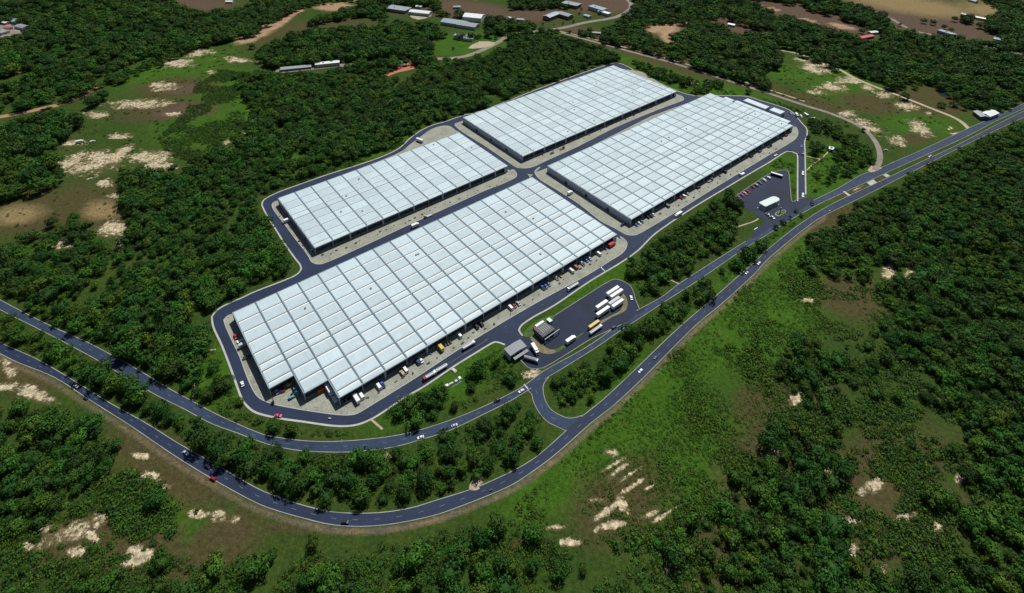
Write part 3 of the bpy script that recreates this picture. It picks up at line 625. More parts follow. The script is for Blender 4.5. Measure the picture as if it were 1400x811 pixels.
def cab_glass(x):
    b = MB(); b.quad((x+1.335,-1.0,2.70),(x+1.335,1.0,2.70),(x+1.79,1.0,1.72),(x+1.79,-1.0,1.72)); b.f[-1] = tuple(reversed(b.f[-1]))
    for s in (-1, 1): b.box(x+.35, x+1.25, s*1.16-.02, s*1.16+.02, 1.75, 2.45)
    return b.mesh('window', M['glass'])
def vehicle(kind, c, loc, rz, label, group, z=0.0, c2=None, L=None):
    nm, cat = NAMES[kind]; r = thing(nm, label, cat, (loc[0], loc[1], z), rz, group); P_ = lambda n, k, f: part(n, k, f, r)
    if kind in ('sedan', 'suv', 'pickup', 'van'):
        P_('body', (kind, c), lambda: car_body(kind, c)); P_('window', (kind, 'g'), lambda: car_glass(kind)); P_('roof', (kind, 'r', c), lambda: car_roof(kind, c))
        if kind == 'pickup': P_('load_bed', ('bed',), lambda: MB().box(-2.45, -.65, -.76, .76, 1.02, 1.05).mesh('load_bed', M['tyre']))
        add_wheels(r, (-1.32, 1.35), .9)
    elif kind == 'motorbike':
        P_('body', ('mb', c), lambda: MB().prism([(-.9,.35),(-.9,.85),(-.2,.8),(.3,1.0),(.8,.95),(.6,.35)], -.18, .18).mesh('body', paint(c)))
        for x in (-.7, .7): o = link('wheel', wheel_mesh(.31, .14), r); o.location = (x, 0, .31)
        P_('handlebar', ('mbh',), lambda: MB().box(.42, .5, -.4, .4, 1.0, 1.08).mesh('handlebar', M['steel']))
    elif kind in ('box_truck', 'flat_truck', 'tanker', 'semi'):
        L = L or 9.0; x0 = -L/2; xc = L/2-1.85
        P_('chassis', ('ch', L), lambda: MB().box(x0, xc+1.2, -.45, .45, .55, .95).mesh('chassis', M['tyre']))
        cabo = P_('cab', ('cab', xc, c), lambda: truck_cab(xc, c)); part('window', ('cg', xc), lambda: cab_glass(xc), cabo)
        cc = c2 or c
        if kind in ('box_truck', 'semi'): P_('cargo_box', ('cb', L, cc, kind), lambda: MB().box(x0, xc-(.25 if kind == 'box_truck' else .9), -1.25, 1.25, .96, 3.6 if kind == 'box_truck' else 3.9).mesh('cargo_box', paint(cc)))
        elif kind == 'tanker':
            def tk():
                b = MB().cyl((x0+.35, 0, 2.15), 1.18, xc-.5-(x0+.35), 'x', 18); b.cyl((x0, 0, 2.15), .75, .349, 'x', 18, 1.18); b.cyl((xc-.499, 0, 2.15), 1.18, .3, 'x', 18, .75)
                return b.mesh('tank', paint(cc))
            o = P_('tank', ('tk', L, cc), tk); P_('walkway', ('ww', L), lambda: MB().box(x0+.6, xc-.8, -.3, .3, 3.34, 3.42).mesh('walkway', M['steel']))
        else:
            P_('load_bed', ('fb', L, cc), lambda: MB().box(x0, xc-.2, -1.2, 1.2, .96, 1.12).mesh('load_bed', paint(cc)))
            P_('headboard', ('hb', L), lambda: MB().box(xc-.3, xc-.2, -1.2, 1.2, 1.13, 2.2).mesh('headboard', M['steel']))
        xs = [xc+.9, x0+1.2] + ([x0+2.4] if L > 8 else []) + ([xc-1.2] if L > 13 else [])
        add_wheels(r, xs, 1.2, .5, .35)
    elif kind == 'trailer':
        L = L or 13.5
        P_('cargo_box', ('tb', L, c), lambda: MB().box(-L/2, L/2, -1.27, 1.27, 1.15, 4.0).mesh('cargo_box', paint(c)))
        P_('roof_rail', ('tr', L), lambda: MB().box(-L/2+.05, L/2-.05, -1.3, -1.271, 3.85, 4.02).box(-L/2+.05, L/2-.05, 1.271, 1.3, 3.85, 4.02).mesh('roof_rail', M['steel']))
        P_('chassis', ('tc', L), lambda: MB().box(-L/2+.2, L/2-.2, -.5, .5, .75, 1.149).mesh('chassis', M['tyre']))
        P_('support_leg', ('sl', L), lambda: MB().box(L/2-2.6, L/2-2.4, -.8, -.6, 0, .749).box(L/2-2.6, L/2-2.4, .6, .8, 0, .749).mesh('support_leg', M['steel']))
        add_wheels(r, (-L/2+1.2, -L/2+2.5, -L/2+3.8), 1.22, .5, .35)
    elif kind == 'bus':
        L = L or 12.0
        P_('body', ('bb', L, c), lambda: MB().prism([(-L/2,.4),(-L/2,2.9),(L/2-.15,2.9),(L/2,2.0),(L/2,.4)], -1.25, 1.25).mesh('body', paint(c)))
        P_('roof', ('br', L, c2 or c), lambda: MB().frustum((-L/2,L/2-.15,-1.25,1.25), (-L/2+.2,L/2-.4,-1.05,1.05), 2.901, 3.15).mesh('roof', paint(c2 or c)))
        def gl():
            b = MB()
            for s in (-1, 1):
                n = int(L/1.6)
                for k in range(n): x = -L/2+.3+k*(L-.8)/n; b.box(x, x+(L-.8)/n-.15, s*1.265-.014, s*1.265+.014, 1.6, 2.6)
            b.box(L/2-.02, L/2+.02, -1.1, 1.1, 1.3, 1.99); return b.mesh('window', M['glass'])
        P_('window', ('bg', L), gl); add_wheels(r, (-L/2+2.5, L/2-2.2), 1.22, .48, .3)
    elif kind == 'forklift':
        P_('body', ('fk', c), lambda: MB().prism([(-1.2,.3),(-1.2,1.2),(-.5,1.25),(-.3,.9),(.9,.9),(.9,.3)], -.55, .55).mesh('body', paint(c)))
        P_('mast', ('fm',), lambda: MB().box(.92, 1.02, -.45, -.33, .1, 2.4).box(.92, 1.02, .33, .45, .1, 2.4).box(.92, 1.02, -.329, .329, 2.2, 2.35).mesh('mast', M['tyre']))
        P_('fork', ('ff',), lambda: MB().box(1.03, 2.2, -.35, -.2, .12, .2).box(1.03, 2.2, .2, .35, .12, .2).mesh('fork', M['steel']))
        P_('roll_cage', ('fc',), lambda: MB().box(-.5, -.42, -.5, -.42, 1.26, 2.1).box(-.5, -.42, .42, .5, 1.26, 2.1).box(.6, .68, -.5, -.42, .91, 2.1).box(.6, .68, .42, .5, .91, 2.1).box(-.55, .72, -.55, .55, 2.101, 2.18).mesh('roll_cage', M['tyre']))
        add_wheels(r, (-.8, .6), .6, .32, .22)
    elif kind == 'digger':
        P_('track', ('dt',), lambda: MB().prism([(-1.6,.1),(-1.8,.4),(-1.6,.75),(1.6,.75),(1.8,.4),(1.6,.1)], -1.25, -.75).prism([(-1.6,.1),(-1.8,.4),(-1.6,.75),(1.6,.75),(1.8,.4),(1.6,.1)], .75, 1.25).mesh('track', M['tyre']))
        P_('body', ('db', c), lambda: MB().prism([(-1.9,.8),(-1.9,1.9),(-.4,2.0),(1.2,1.5),(1.2,.8)], -1.15, 1.15).mesh('body', paint(c)))
        P_('cab', ('dc',), lambda: MB().frustum((-.3,1.1,.2,1.1), (-.2,.8,.3,1.05), 2.0, 2.9).mesh('cab', M['glass']))
        P_('boom', ('dm', c), lambda: MB().prism([(1.0,1.4),(2.8,3.6),(4.6,3.2),(5.0,1.2),(4.8,1.2),(4.3,2.9),(2.9,3.2),(1.2,1.2)], -.2, .2).mesh('boom', paint(c)))
        P_('bucket', ('dk',), lambda: MB().prism([(4.6,1.19),(5.2,1.19),(5.4,.5),(4.7,.3),(4.3,.7)], -.45, .45).mesh('bucket', M['steel']))
    elif kind == 'container':
        L = L or 6.0
        P_('box', ('cn', L, c), lambda: MB().box(-L/2, L/2, -1.2, 1.2, .05, 2.6).mesh('box', paint(c)))
        P_('rib', ('cr', L, c), lambda: (lambda b: [b.box(-L/2+.3+k*.5, -L/2+.5+k*.5, s*1.23-.03, s*1.23+.03, .15, 2.5) for k in range(int((L-.4)/.5)) for s in (-1, 1)] and b)(MB()).mesh('rib', paint(c)))
        P_('door', ('cd', L), lambda: MB().box(L/2+.001, L/2+.06, -1.1, -.05, .15, 2.5).box(L/2+.001, L/2+.06, .05, 1.1, .15, 2.5).mesh('door', M['steel']))
    if kind in ('sedan', 'suv', 'pickup', 'van'): r.scale = ({GP: 1.2, GU: .95, GL: .9, GA: 1.28, GD: 1.22}.get(group, 1.1),)*3
    return r
HEAD = {'u': YAW, '-u': YAW+math.pi, 'v': YAW+math.pi/2, '-v': YAW-math.pi/2}
def head(px, py, h):
    if isinstance(h, str): return HEAD[h]
    a, b_ = G(px, py), G(px+h[0], py+h[1]); return math.atan2(b_.y-a.y, b_.x-a.x)
GA, GB, GD = 'vehicles parked along the front warehouse', 'vehicles at the left warehouse', 'vehicles parked along the right warehouse'
GR, GU, GL = 'vehicles on the ring road', 'cars on the upper road', 'cars on the lower road'
GP, GT, GF = 'cars parked in the small car park', 'trailers in the truck yard', 'vehicles about the gate'
AZ = 0.17
VEH = [  # px, py, heading, kind, colour, label, group, z, extra
 (487,547,'v','box_truck','white','white box truck backed up beside the sharp near corner of the front warehouse',GA,AZ,dict(L=8.5)),
 (494,542.5,'v','van','white','white van next to the box truck at the near corner of the front warehouse',GA,AZ,{}),
 (474,549.5,'-u','pickup','grey','small grey pickup tight against the near corner of the front warehouse',GA,AZ,{}),
 (517.5,529.5,'v','van','white','white van with a blue pickup parked at its side',GA,AZ,{}),
 (522.5,526.5,'v','pickup','blue','blue pickup parked at the side of a white van',GA,AZ,{}),
 (550,511.5,'v','suv','tan','tan car parked just left of a white van by the loading front',GA,AZ,{}),
 (554,507,'v','van','white','white van parked just right of a tan car by the loading front',GA,AZ,{}),
 (571,496,'v','suv','navy','dark blue car parked beside a white car by the loading front',GA,AZ,{}),
 (575.5,493.5,'v','sedan','white','white car parked beside a dark blue car by the loading front',GA,AZ,{}),
 (602,477,'v','box_truck','yellow','dull yellow box truck standing next to three brown forklifts',GA,AZ,dict(L=7.5)),
 (609,472.5,'v','forklift','brown','brown forklift nearest the dull yellow box truck',GA,AZ,{}),
 (612.5,471,'v','forklift','brown','brown forklift in the middle of the row of three',GA,AZ,{}),
 (616,469,'v','forklift','brown','brown forklift farthest from the dull yellow box truck',GA,AZ,{}),
 (627.5,459.5,'v','van','white','white van on its own midway along the loading front',GA,AZ,{}),
 (651,447.5,'v','suv','black','black car, left of two black cars side by side',GA,AZ,{}),
 (657.5,444,'v','suv','black','black car, right of two black cars side by side',GA,AZ,{}),
 (697.5,421.5,'v','van','white','white van at the left of a maroon car',GA,AZ,{}),
 (702.5,418.5,'v','sedan','maroon','maroon car between a white van and a silver car',GA,AZ,{}),
 (708,415.5,'v','sedan','silver','silver car at the right of a maroon car',GA,AZ,{}),
 (741.5,394,'v','pickup','blue','bright blue pickup, outer left of two blue vehicles',GA,AZ,{}),
 (745.5,391.5,'v','sedan','blue','blue car between a blue pickup and a grey car',GA,AZ,{}),
 (749.5,389,'v','sedan','grey','grey car at the right of the two blue vehicles',GA,AZ,{}),
 (760,380.5,'v','pickup','white','white pickup next to a yellow forklift',GA,AZ,{}),
 (767,379,'v','forklift','yellow','yellow forklift next to a white pickup',GA,AZ,{}),
 (780.5,371,'v','van','white','white van beside a dark brown container',GA,AZ,{}),
 (787,366.5,'v','container','brown','dark brown container beside a white van',GA,AZ,dict(L=5.0)),
 (795.5,361,'v','pickup','silver','silver pickup alone left of a blue and a grey car',GA,AZ,{}),
 (801,356.5,'v','sedan','blue','blue car paired with a silver car near the right end of the front warehouse',GA,AZ,{}),
 (805.5,354,'v','sedan','silver','silver car paired with a blue car near the right end of the front warehouse',GA,AZ,{}),
 (818,348,'v','van','white','white van left of the red truck at the right end of the front warehouse',GA,AZ,{}),
 (828,341,'v','forklift','grey','grey forklift between a white van and the red truck',GA,AZ,{}),
 (836.5,336.5,'u','box_truck','red','red box truck at the right end of the front warehouse',GA,AZ,dict(L=8.0,c2='red')),
 (322.5,461.5,'-v','sedan','red','red car standing left of the front warehouse',GA,AZ,{}),
 (331,466,'u','flat_truck','white','white flatbed truck backed to the left wall, upper of two',GA,AZ,dict(L=7.0)),
 (334,473.5,'u','box_truck','silver','silver box truck backed to the left wall, lower of two',GA,AZ,dict(L=7.0)),
 (339,488.5,'u','pickup','grey','grey pickup by the left wall below the two trucks',GA,AZ,{}),
 (378.5,535.5,'v','sedan','white','white car in the first yard step of the front warehouse',GA,AZ,{}),
 (382,534,'v','suv','navy','navy car between a white car and a red pickup in the first yard step',GA,AZ,{}),
 (386,532,'v','pickup','red','red pickup beside a navy car in the first yard step',GA,AZ,{}),
 (396,527,'u','digger','yellow','dirty yellow excavator tucked into the inner corner of the first yard step',GA,AZ,{}),
 (399,544,'u','digger','teal','teal excavator with its boom out in the concrete yard',GA,AZ,{}),
 (406,537.5,'v','flat_truck','teal','teal flatbed truck behind the teal excavator',GA,AZ,dict(L=7)),
 (441,533.5,'u','container','orange','orange red container in the second yard step',GA,AZ,dict(L=7.0)),
 (449,534,'v','trailer','white','long white trailer along the wall of the second yard step',GA,AZ,dict(L=10.0)),
 (456.5,546,'v','flat_truck','white','white flatbed truck in the shade below the long white trailer',GA,AZ,dict(L=8)),
 (380.5,569.5,(10,1),'sedan','pink','pink car driving round the near left bend of the ring road',GR,.06,{}),
 (451,573,(-10,0),'motorbike','white','white motorbike on the ring road near the bottom bend',GR,.06,{}),
 (331.5,526,(-3,-10),'sedan','white','white car driving down the left leg of the ring road',GR,.06,{}),
 (586,517,(-10,6),'tanker','red','tanker truck with red cab and white tank at the lower kerb of the ring road',GR,.06,dict(L=9,c2='white')),
 (602,507,(-10,6),'tanker','white','white tanker truck following the red cabbed tanker',GR,.06,dict(L=11)),
 (641,474.5,(10,-6),'tanker','white','white tanker truck on the ring road facing the gate',GR,.06,dict(L=11)),
 (783,394,(-10,6),'tanker','white','white tanker truck on the ring road above the truck yard',GR,.06,dict(L=12)),
 (927,295.5,(-10,6),'box_truck','white','white box truck on the ring road beside the right warehouse',GR,.06,dict(L=10)),
 (1014,239,(-10,6),'flat_truck','white','white flatbed truck on the ring road close to the small car park',GR,.06,dict(L=9)),
 (1060.5,213,(-10,5),'sedan','white','white car on the ring road by the far right bend',GR,.06,{}),
 (869,308,'v','sedan','blue','blue car at the near corner of the right warehouse',GD,AZ,{}),
 (873,305.5,'v','sedan','white','white car between a blue and a grey car at the right warehouse',GD,AZ,{}),
 (877,303.5,'v','sedan','grey','grey car next to a white car at the right warehouse',GD,AZ,{}),
 (885,297.5,'v','suv','black','black car, left of two black cars before a white car',GD,AZ,{}),
 (889,296,'v','suv','black','black car, right of two black cars before a white car',GD,AZ,{}),
 (892.5,294,'v','sedan','white','white car right of two black cars',GD,AZ,{}),
 (912.5,282.5,'v','container','grey','dark grey container on the apron of the right warehouse',GD,AZ,dict(L=5)),
 (930,271,'v','pickup','pink','faded pink pickup on the apron of the right warehouse',GD,AZ,{}),
 (934,269,'v','van','white','white van beside the faded pink pickup',GD,AZ,{}),
 (939.5,265.5,'v','sedan','silver','silver car right of the white van at the right warehouse',GD,AZ,{}),
 (955,257.5,'u','suv','black','black car parked lengthwise at the middle of the right warehouse',GD,AZ,{}),
 (971,248,'u','flat_truck','grey','grey flatbed truck parked lengthwise before the right warehouse',GD,AZ,dict(L=8)),
 (984,241,'v','forklift','grey','grey forklift left of a dark container at the right warehouse',GD,AZ,{}),
 (991,236,'v','container','black','black container on the far half of the right warehouse apron',GD,AZ,dict(L=4)),
 (1027.5,214.5,'u','suv','black','black car parked lengthwise, nearer of two by the far columns',GD,AZ,{}),
 (1039,208,'u','suv','navy','navy car parked lengthwise, farther of two by the far columns',GD,AZ,{}),
 (1052,201,'u','flat_truck','black','black flatbed truck on the apron left of the maroon car',GD,AZ,dict(L=8)),
 (1069,190.5,'v','forklift','black','black forklift on the apron beside the maroon car',GD,AZ,{}),
 (1075,186,'u','suv','maroon','maroon car near the far right end of the right warehouse',GD,AZ,{}),
 (1080.5,155.5,(4,3),'pickup','silver','silver pickup on the road behind the annexes',GR,.06,{}),
 (1089,159,(4,5),'box_truck','white','white box truck on the road bend behind the annexes',GR,.06,dict(L=8)),
 (1095,160,(4,4),'van','white','white van standing on the grass edge behind the annexes',GR,.02,{}),
 (1102,158,(6,4),'container','white','white container lying on the grass behind the annexes',GR,.02,dict(L=7)),
 (1110.5,163.5,(8,-1),'container','white','white container alone on the grass near the shrubs',GR,.02,dict(L=8)),
 (1098,210,(0,10),'sedan','blue','blue car at the top of the short road to the car park',GR,.06,{}),
 (1095.5,200,(0,10),'sedan','blue','small blue car on the ring road north of the short road',GR,.06,{}),
 (1097.5,238,(0,10),'van','white','white van on the short road, upper of two',GR,.06,{}),
 (1097.5,268,(0,10),'van','white','white van on the short road, lower of two',GR,.06,{}),
 (1010,270.5,(-5.2,-4.6),'sedan','grey','grey car at the lower left end of the parked row',GP,.12,{}),
 (1014.5,267.5,(-5.2,-4.6),'sedan','pink','faded red car second from the lower left of the parked row',GP,.12,{}),
 (1018.5,265,(-5.2,-4.6),'sedan','silver','silver car between the two red cars of the parked row',GP,.12,{}),
 (1022,262.5,(-5.2,-4.6),'sedan','red','bright red car right of a silver car in the parked row',GP,.12,{}),
 (1029,256.5,(-5.2,-4.6),'sedan','maroon','maroon car next to the gap in the parked row',GP,.12,{}),
 (1034,254,(-5.2,-4.6),'suv','tan','tan car right of a maroon car in the parked row',GP,.12,{}),
 (1039,250.5,(-5.2,-4.6),'sedan','green','dark green car in the middle of the parked row',GP,.12,{}),
 (1045,247,(-5.2,-4.6),'sedan','white','white car beside the dark green car in the parked row',GP,.12,{}),
 (1051,244,(-5.2,-4.6),'suv','white','white car closest to the parked bus',GP,.12,{}),
 (1061.5,241,(8,2.4),'bus','navy','dark bus with a white roof at the end of the parked row',GP,.12,dict(c2='white')),
 (1050.5,295,(5,3.6),'pickup','white','white pickup, rear of two by the fuel station exit',GP,.12,{}),
 (1055.5,298,(5,3.6),'pickup','white','white pickup, front of two by the fuel station exit',GP,.12,{}),
 (837.5,401.5,'u','trailer','white','white box trailer in the far pair, upper left one',GT,.14,{}),
 (842.5,405.5,'u','trailer','white','white box trailer in the far pair, lower right one',GT,.14,{}),
 (822.5,420.5,'u','trailer','white','white box trailer in the near pair, upper one',GT,.14,dict(L=12)),
 (824,429.5,'u','trailer','white','white box trailer in the near pair, lower one facing the open yard',GT,.14,{}),
 (839.5,415.5,'u','trailer','silver','silver box trailer beside the dry grass island, upper of two',GT,.14,dict(L=12)),
 (844,419,'u','trailer','white','white box trailer beside the dry grass island, lower of two',GT,.14,dict(L=12)),
 (812,446.5,'u','bus','yellow','yellow bus parked at the narrow grass strip of the truck yard',GF,.14,dict(L=11)),
 (814.5,453,'u','tanker','white','white tanker truck alongside the yellow bus',GF,.14,dict(L=13)),
 (780.5,467,'u','box_truck','white','white truck on the narrow grass strip of the truck yard',GF,.14,dict(L=9.5)),
 (731.5,480,(5,8),'box_truck','white','white truck leaving the gate canopy',GF,.14,dict(L=9)),
 (726.5,493.5,(10,3),'tanker','silver','silver tanker truck turning below the gate canopy',GF,.14,dict(L=11)),
 (863,408,(-2,-8),'sedan','white','white car at the yard exit beside the trailers',GF,.14,{}),
 (839.5,448.5,'u','suv','black','black car on the upper road beside the truck yard',GU,.09,{}),
 (712.5,535.5,(-10,6),'sedan','white','white car at the stop line on the upper road',GU,.09,{}),
 (679.5,548.5,(-10,5),'suv','black','black car on the upper road below the two lone trees',GU,.09,{}),
 (621.5,582.5,(10,-4),'sedan','silver','silver car on the upper road below the thicket',GU,.09,{}),
 (575,599,(-10,3),'sedan','white','white car at the lower kerb of the upper road bend',GU,.09,{}),
 (88.5,463.5,(10,5.5),'sedan','navy','navy car at the far left of the upper road',GU,.09,{}),
 (166.5,505,(10,5.5),'sedan','black','black car on the left stretch of the upper road',GU,.09,{}),
 (104.5,529,(10,6),'sedan','silver','silver car on the far left stretch of the lower road',GL,.09,{}),
 (117.5,545,(-10,-6),'sedan','navy','navy car by the outer kerb at the left of the lower road',GL,.09,{}),
 (254,620,(10,6),'sedan','silver','silver car close to the wooded strip on the lower road',GL,.09,{}),
 (284,639,(10,6),'suv','black','black car on the lower road just above a maroon car',GL,.09,{}),
 (291.5,655.5,(-10,-6),'suv','maroon','maroon car at the outer kerb of the lower road',GL,.09,{}),
 (472,715,(10,0),'suv','black','black car at the lowest point of the lower road bend',GL,.09,{}),
 (671,671,(10,-4),'motorbike','black','black motorbike on the lower road right of the bend',GL,.09,{}),
 (875.5,508,(-10,10),'sedan','white','white car on the lower road right of the link road',GL,.09,{}),
 (896.5,489.5,(10,-10),'sedan','navy','navy car on the lower road ahead of the white car',GL,.09,{}),
 (1021,374,(-10,8),'sedan','silver','silver car on the lower road, nearer of a spaced pair',GL,.09,{}),
 (1037.5,361,(-10,8),'suv','white','white car on the lower road, farther of a spaced pair',GL,.09,{}),
 (1134,289,(10,-5),'motorbike','white','white motorbike at the edge of the lower road by the bare slope',GL,.09,{}),
 (1271.5,214.5,(-10,5),'van','silver','silver van on the far right stretch of the lower road',GL,.09,{}),
  (589,484.5,'v','motorbike','blue','small blue motorbike on the concrete below a navy car',GA,AZ,{}),
 (555+13,306+4,'u','box_truck','white','white box truck before the left warehouse by a tuft of weeds',GB,AZ,dict(L=8)),
 (585,296.5,'-u','flat_truck','silver','silver flatbed truck on the road before the left warehouse',GB,.06,dict(L=8)),
 (393,303.5,'u','box_truck','white','small white truck at the left wall of the left warehouse',GB,AZ,dict(L=6.5)),
 (426.5,344.5,'v','pickup','white','white pickup at the near left corner of the left warehouse',GB,AZ,{}),
 (574,194,(4,1.5),'trailer','white','white trailer standing on the concrete behind the left warehouse',GB,AZ,dict(L=10)),
 (755,210,'u','pickup','green','pale green pickup before the rear warehouse',GB,AZ,{}),
 (768.5,204,'u','flat_truck','brown','brown flatbed truck before the rear warehouse',GB,AZ,dict(L=7)),
 (779.5,265.5,'u','box_truck','white','white truck with its back to the left wall of the right warehouse',GD,AZ,dict(L=6.5)),
 (852,308,'u','pickup','black','black pickup in the shade at the left wall of the right warehouse',GD,AZ,{}),
 (110,195.5,(10,-2),'box_truck','white','white truck beside the sandy clearing at the left, upper left one',None,0,dict(L=8)),
 (127,194.5,(10,-3),'van','white','white van beside the sandy clearing at the left, right hand one',None,0,{}),
 (1211,206,(10,0),'sedan','silver','silver car on the grass near the gravel road end',None,0,{}),
]
for px, py, h, kind, c, lb, gr, z, kw in VEH:
    p = G(px, py, z); vehicle(kind, c, p, head(px, py, h), lb, gr, z, **kw)

# pallets and waste left on the concrete
def pallet_mesh():
    b = MB()
    for k in range(4):
        for i in range(5): b.box(-.6+i*.25, -.42+i*.25, -.6, .6, k*.32+.2, k*.32+.24)
        for y in (-.55, -.06, .43): b.box(-.6, .6, y, y+.12, k*.32+.04, k*.32+.199)
    return b.mesh('pallet_stack', M['pallet'])
M['pallet'] = mat('pallet', (0.095, 0.088, 0.072), 0.9, var=0.3, scale=1.5)
pm = pallet_mesh()
def line_pts(a, c, n): return [(a[0]+(c[0]-a[0])*(k+.5)/n, a[1]+(c[1]-a[1])*(k+.5)/n) for k in range(n)]
for (a, c, n, lb, gr) in (((440,352),(690,246),26,'small stack of weathered pallets on the concrete before the left warehouse','pallets before the left warehouse'),
   ((730,218),(915,137),20,'small stack of weathered pallets on the concrete before the rear warehouse','pallets before the rear warehouse'),
   ((500,547),(835,345),30,'small stack of weathered pallets on the concrete before the front warehouse','pallets before the front warehouse'),
   ((880,308),(1065,200),18,'small stack of weathered pallets on the concrete before the right warehouse','pallets before the right warehouse'),
   ((378,288),(420,345),9,'small stack of weathered pallets at the left end of the left warehouse','pallets at the left end of the left warehouse')):
    for x, y in line_pts(a, c, n):
        p = G(x+random.uniform(-4, 4), y+random.uniform(-1.5, 1.5), .165)
        o = link('pallet_stack', pm); o.location = p; s = random.uniform(.5, 1.15); o.scale = (s*random.uniform(.9, 2.2), s*random.uniform(.6, 1.1), s*random.uniform(.3, .8)); o.rotation_euler = (0, 0, YAW+random.uniform(-.5, .5)); tag(o, lb, 'pallets', gr)

# ------------------------------------------------------------------ small buildings and site furniture
def bld(name, label, cat, px, py, L, Wd, h, hd, wallm, roofm, roof='flat', win=True, group=None, tall=None):
    """rectangular building: walls, roof (flat with parapet or gable), windows, door"""
    p = G(px, py); r = thing(name, label, cat, p, head(px, py, hd), group); a, c = L/2, Wd/2
    MB().box(-a, a, -c, c, -0.1, h).build('wall', M[wallm], r)
    if roof == 'gable':
        rz = h+Wd*0.14; b = MB(); o = 0.4
        b.prism([(-c-o, h-0.05), (0, rz), (c+o, h-0.05), (c+o, h+0.15), (0, rz+0.2), (-c-o, h+0.15)], -a-o, a+o)
        b.v = [(y, x, z) for x, y, z in b.v]; b.f = [tuple(reversed(f)) for f in b.f]
        b.build('roof', M[roofm], r)
        g = MB(); g.prism([(-c, h-.02), (0, rz-.02), (c, h-.02)], -a, a); g.v = [(y, x, z) for x, y, z in g.v]; g.f = [tuple(reversed(f)) for f in g.f]; g.build('gable', M[wallm], r)
    else:
        MB().box(-a-.3, a+.3, -c-.3, c+.3, h+.002, h+.35).build('roof', M[roofm], r)
        pr = MB(); pr.box(-a-.3, a+.3, -c-.3, -c, h+.352, h+.7).box(-a-.3, a+.3, c, c+.3, h+.352, h+.7).box(-a-.3, -a, -c+.001, c-.001, h+.352, h+.7).box(a, a+.3, -c+.001, c-.001, h+.352, h+.7); pr.build('parapet', M['fascia'], r)
        MB().box(-a*.4, -a*.4+2, -1, 1, h+.352, h+1.5).build('roof_unit', M['steel'], r)
    if win:
        n = max(2, int(L/4)); fl = max(1, int(h/3.2))
        for s in (-1, 1):
            for k in range(n):
                x = -a+(k+.5)*L/n
                for f in range(fl):
                    if n*fl*2 <= 60: MB().box(x-.9, x+.9, s*(c+.03)-.03, s*(c+.03)+.03, f*3.1+1.0, f*3.1+2.3).build('window', M['glass'], r)
    MB().box(a, a+.08, -1, 1, 0, 2.4).build('door', M['dock_door'], r)
    return r
# gate canopy over the entrance lanes
def gate_canopy():
    c0, c1, c3 = G(697, 484), G(719, 470), G(706, 491)
    hd = math.atan2((c1-c0).y, (c1-c0).x); r = thing('gate_canopy', 'grey sloping gate canopy over the entrance from the ring road', 'gate canopy', G(704, 483), hd)
    b = MB(); b.prism([(-8,5.2),(9,5.2),(9,5.6),(1,6.5),(-8,6.1)], -4.4, 4.4); b.build('roof', M['steel'], r)
    MB().box(-7.9, -7.5, -4.2, 4.2, 0, 5.19).build('end_wall', M['fascia'], r)
    for x in (-3.5, 1.5, 6.5):
        for y in (-4.0, 4.0): MB().box(x-.2, x+.2, y-.2, y+.2, 0, 5.19).build('column', M['plaster'], r)
    for y in (-6.5,):
        MB().box(-6, 8.5, y-1.2, y+1.4, 3.2, 3.5).build('lower_roof', M['steel'], r)
        for x in (-5.5, 1, 8): MB().box(x-.12, x+.12, y-1, y-.8, 0, 3.19).build('column', M['plaster'], r)
    bo = MB(); bo.box(-1.2, 1.2, -.9, .9, .05, 2.5); bo.build('booth', M['plaster'], r)
    for x in (-4, 4): MB().box(x-.06, x+.06, -3.5, .5, 1.0, 1.12).build('barrier_arm', M['paint'], r)
    return r
gate_canopy().scale = (.88, .88, .9)
def office():
    r = thing('office_building', 'dark grey concrete frame building with roof slats at the edge of the truck yard', 'office building', G(744, 457), YAW+0.02)
    MB().box(-6.5, 6.5, -5.5, 5.5, -.1, 5.6).build('wall', M['frame_grey'], r)
    MB().box(-6.9, 6.9, -5.9, 5.9, 5.602, 6.0).build('roof', M['frame_grey'], r)
    for k in range(5): MB().box(-4.2+k*1.9, -3.3+k*1.9, -3.2, 4.2, 6.002, 6.35).build('roof_slat', M['steel'], r)
    MB().box(7.2, 10.2, 1.0, 5.0, -.1, 7.8).build('tower', M['steel'], r); MB().box(7.0, 10.4, .8, 5.2, 7.802, 8.1).build('tower_roof', M['roof_mint'], r)
    for y in (-7.6,):
        MB().box(-6.5, 10.5, y-.3, y+.3, 4.4, 4.9).build('beam', M['column'], r)
        for x in (-6, -1, 4, 10): MB().box(x-.25, x+.25, y-.25, y+.25, 0, 4.39).build('column', M['column'], r)
    for x in (-5, 0, 5): MB().box(x-1.3, x+1.3, -5.56, -5.5, 1.2, 4.2).build('window', M['glass'], r)
    MB().box(-6.56, -6.5, -1, 1, 0, 2.6).build('door', M['dock_door'], r)
    return r
office().scale = (.88, .88, .88)
p = G(736.5, 448.5); vehicle('box_truck', 'red', p, YAW+math.pi, 'red cabbed truck with white body behind the concrete office', GF, 0.0, c2='white', L=10)
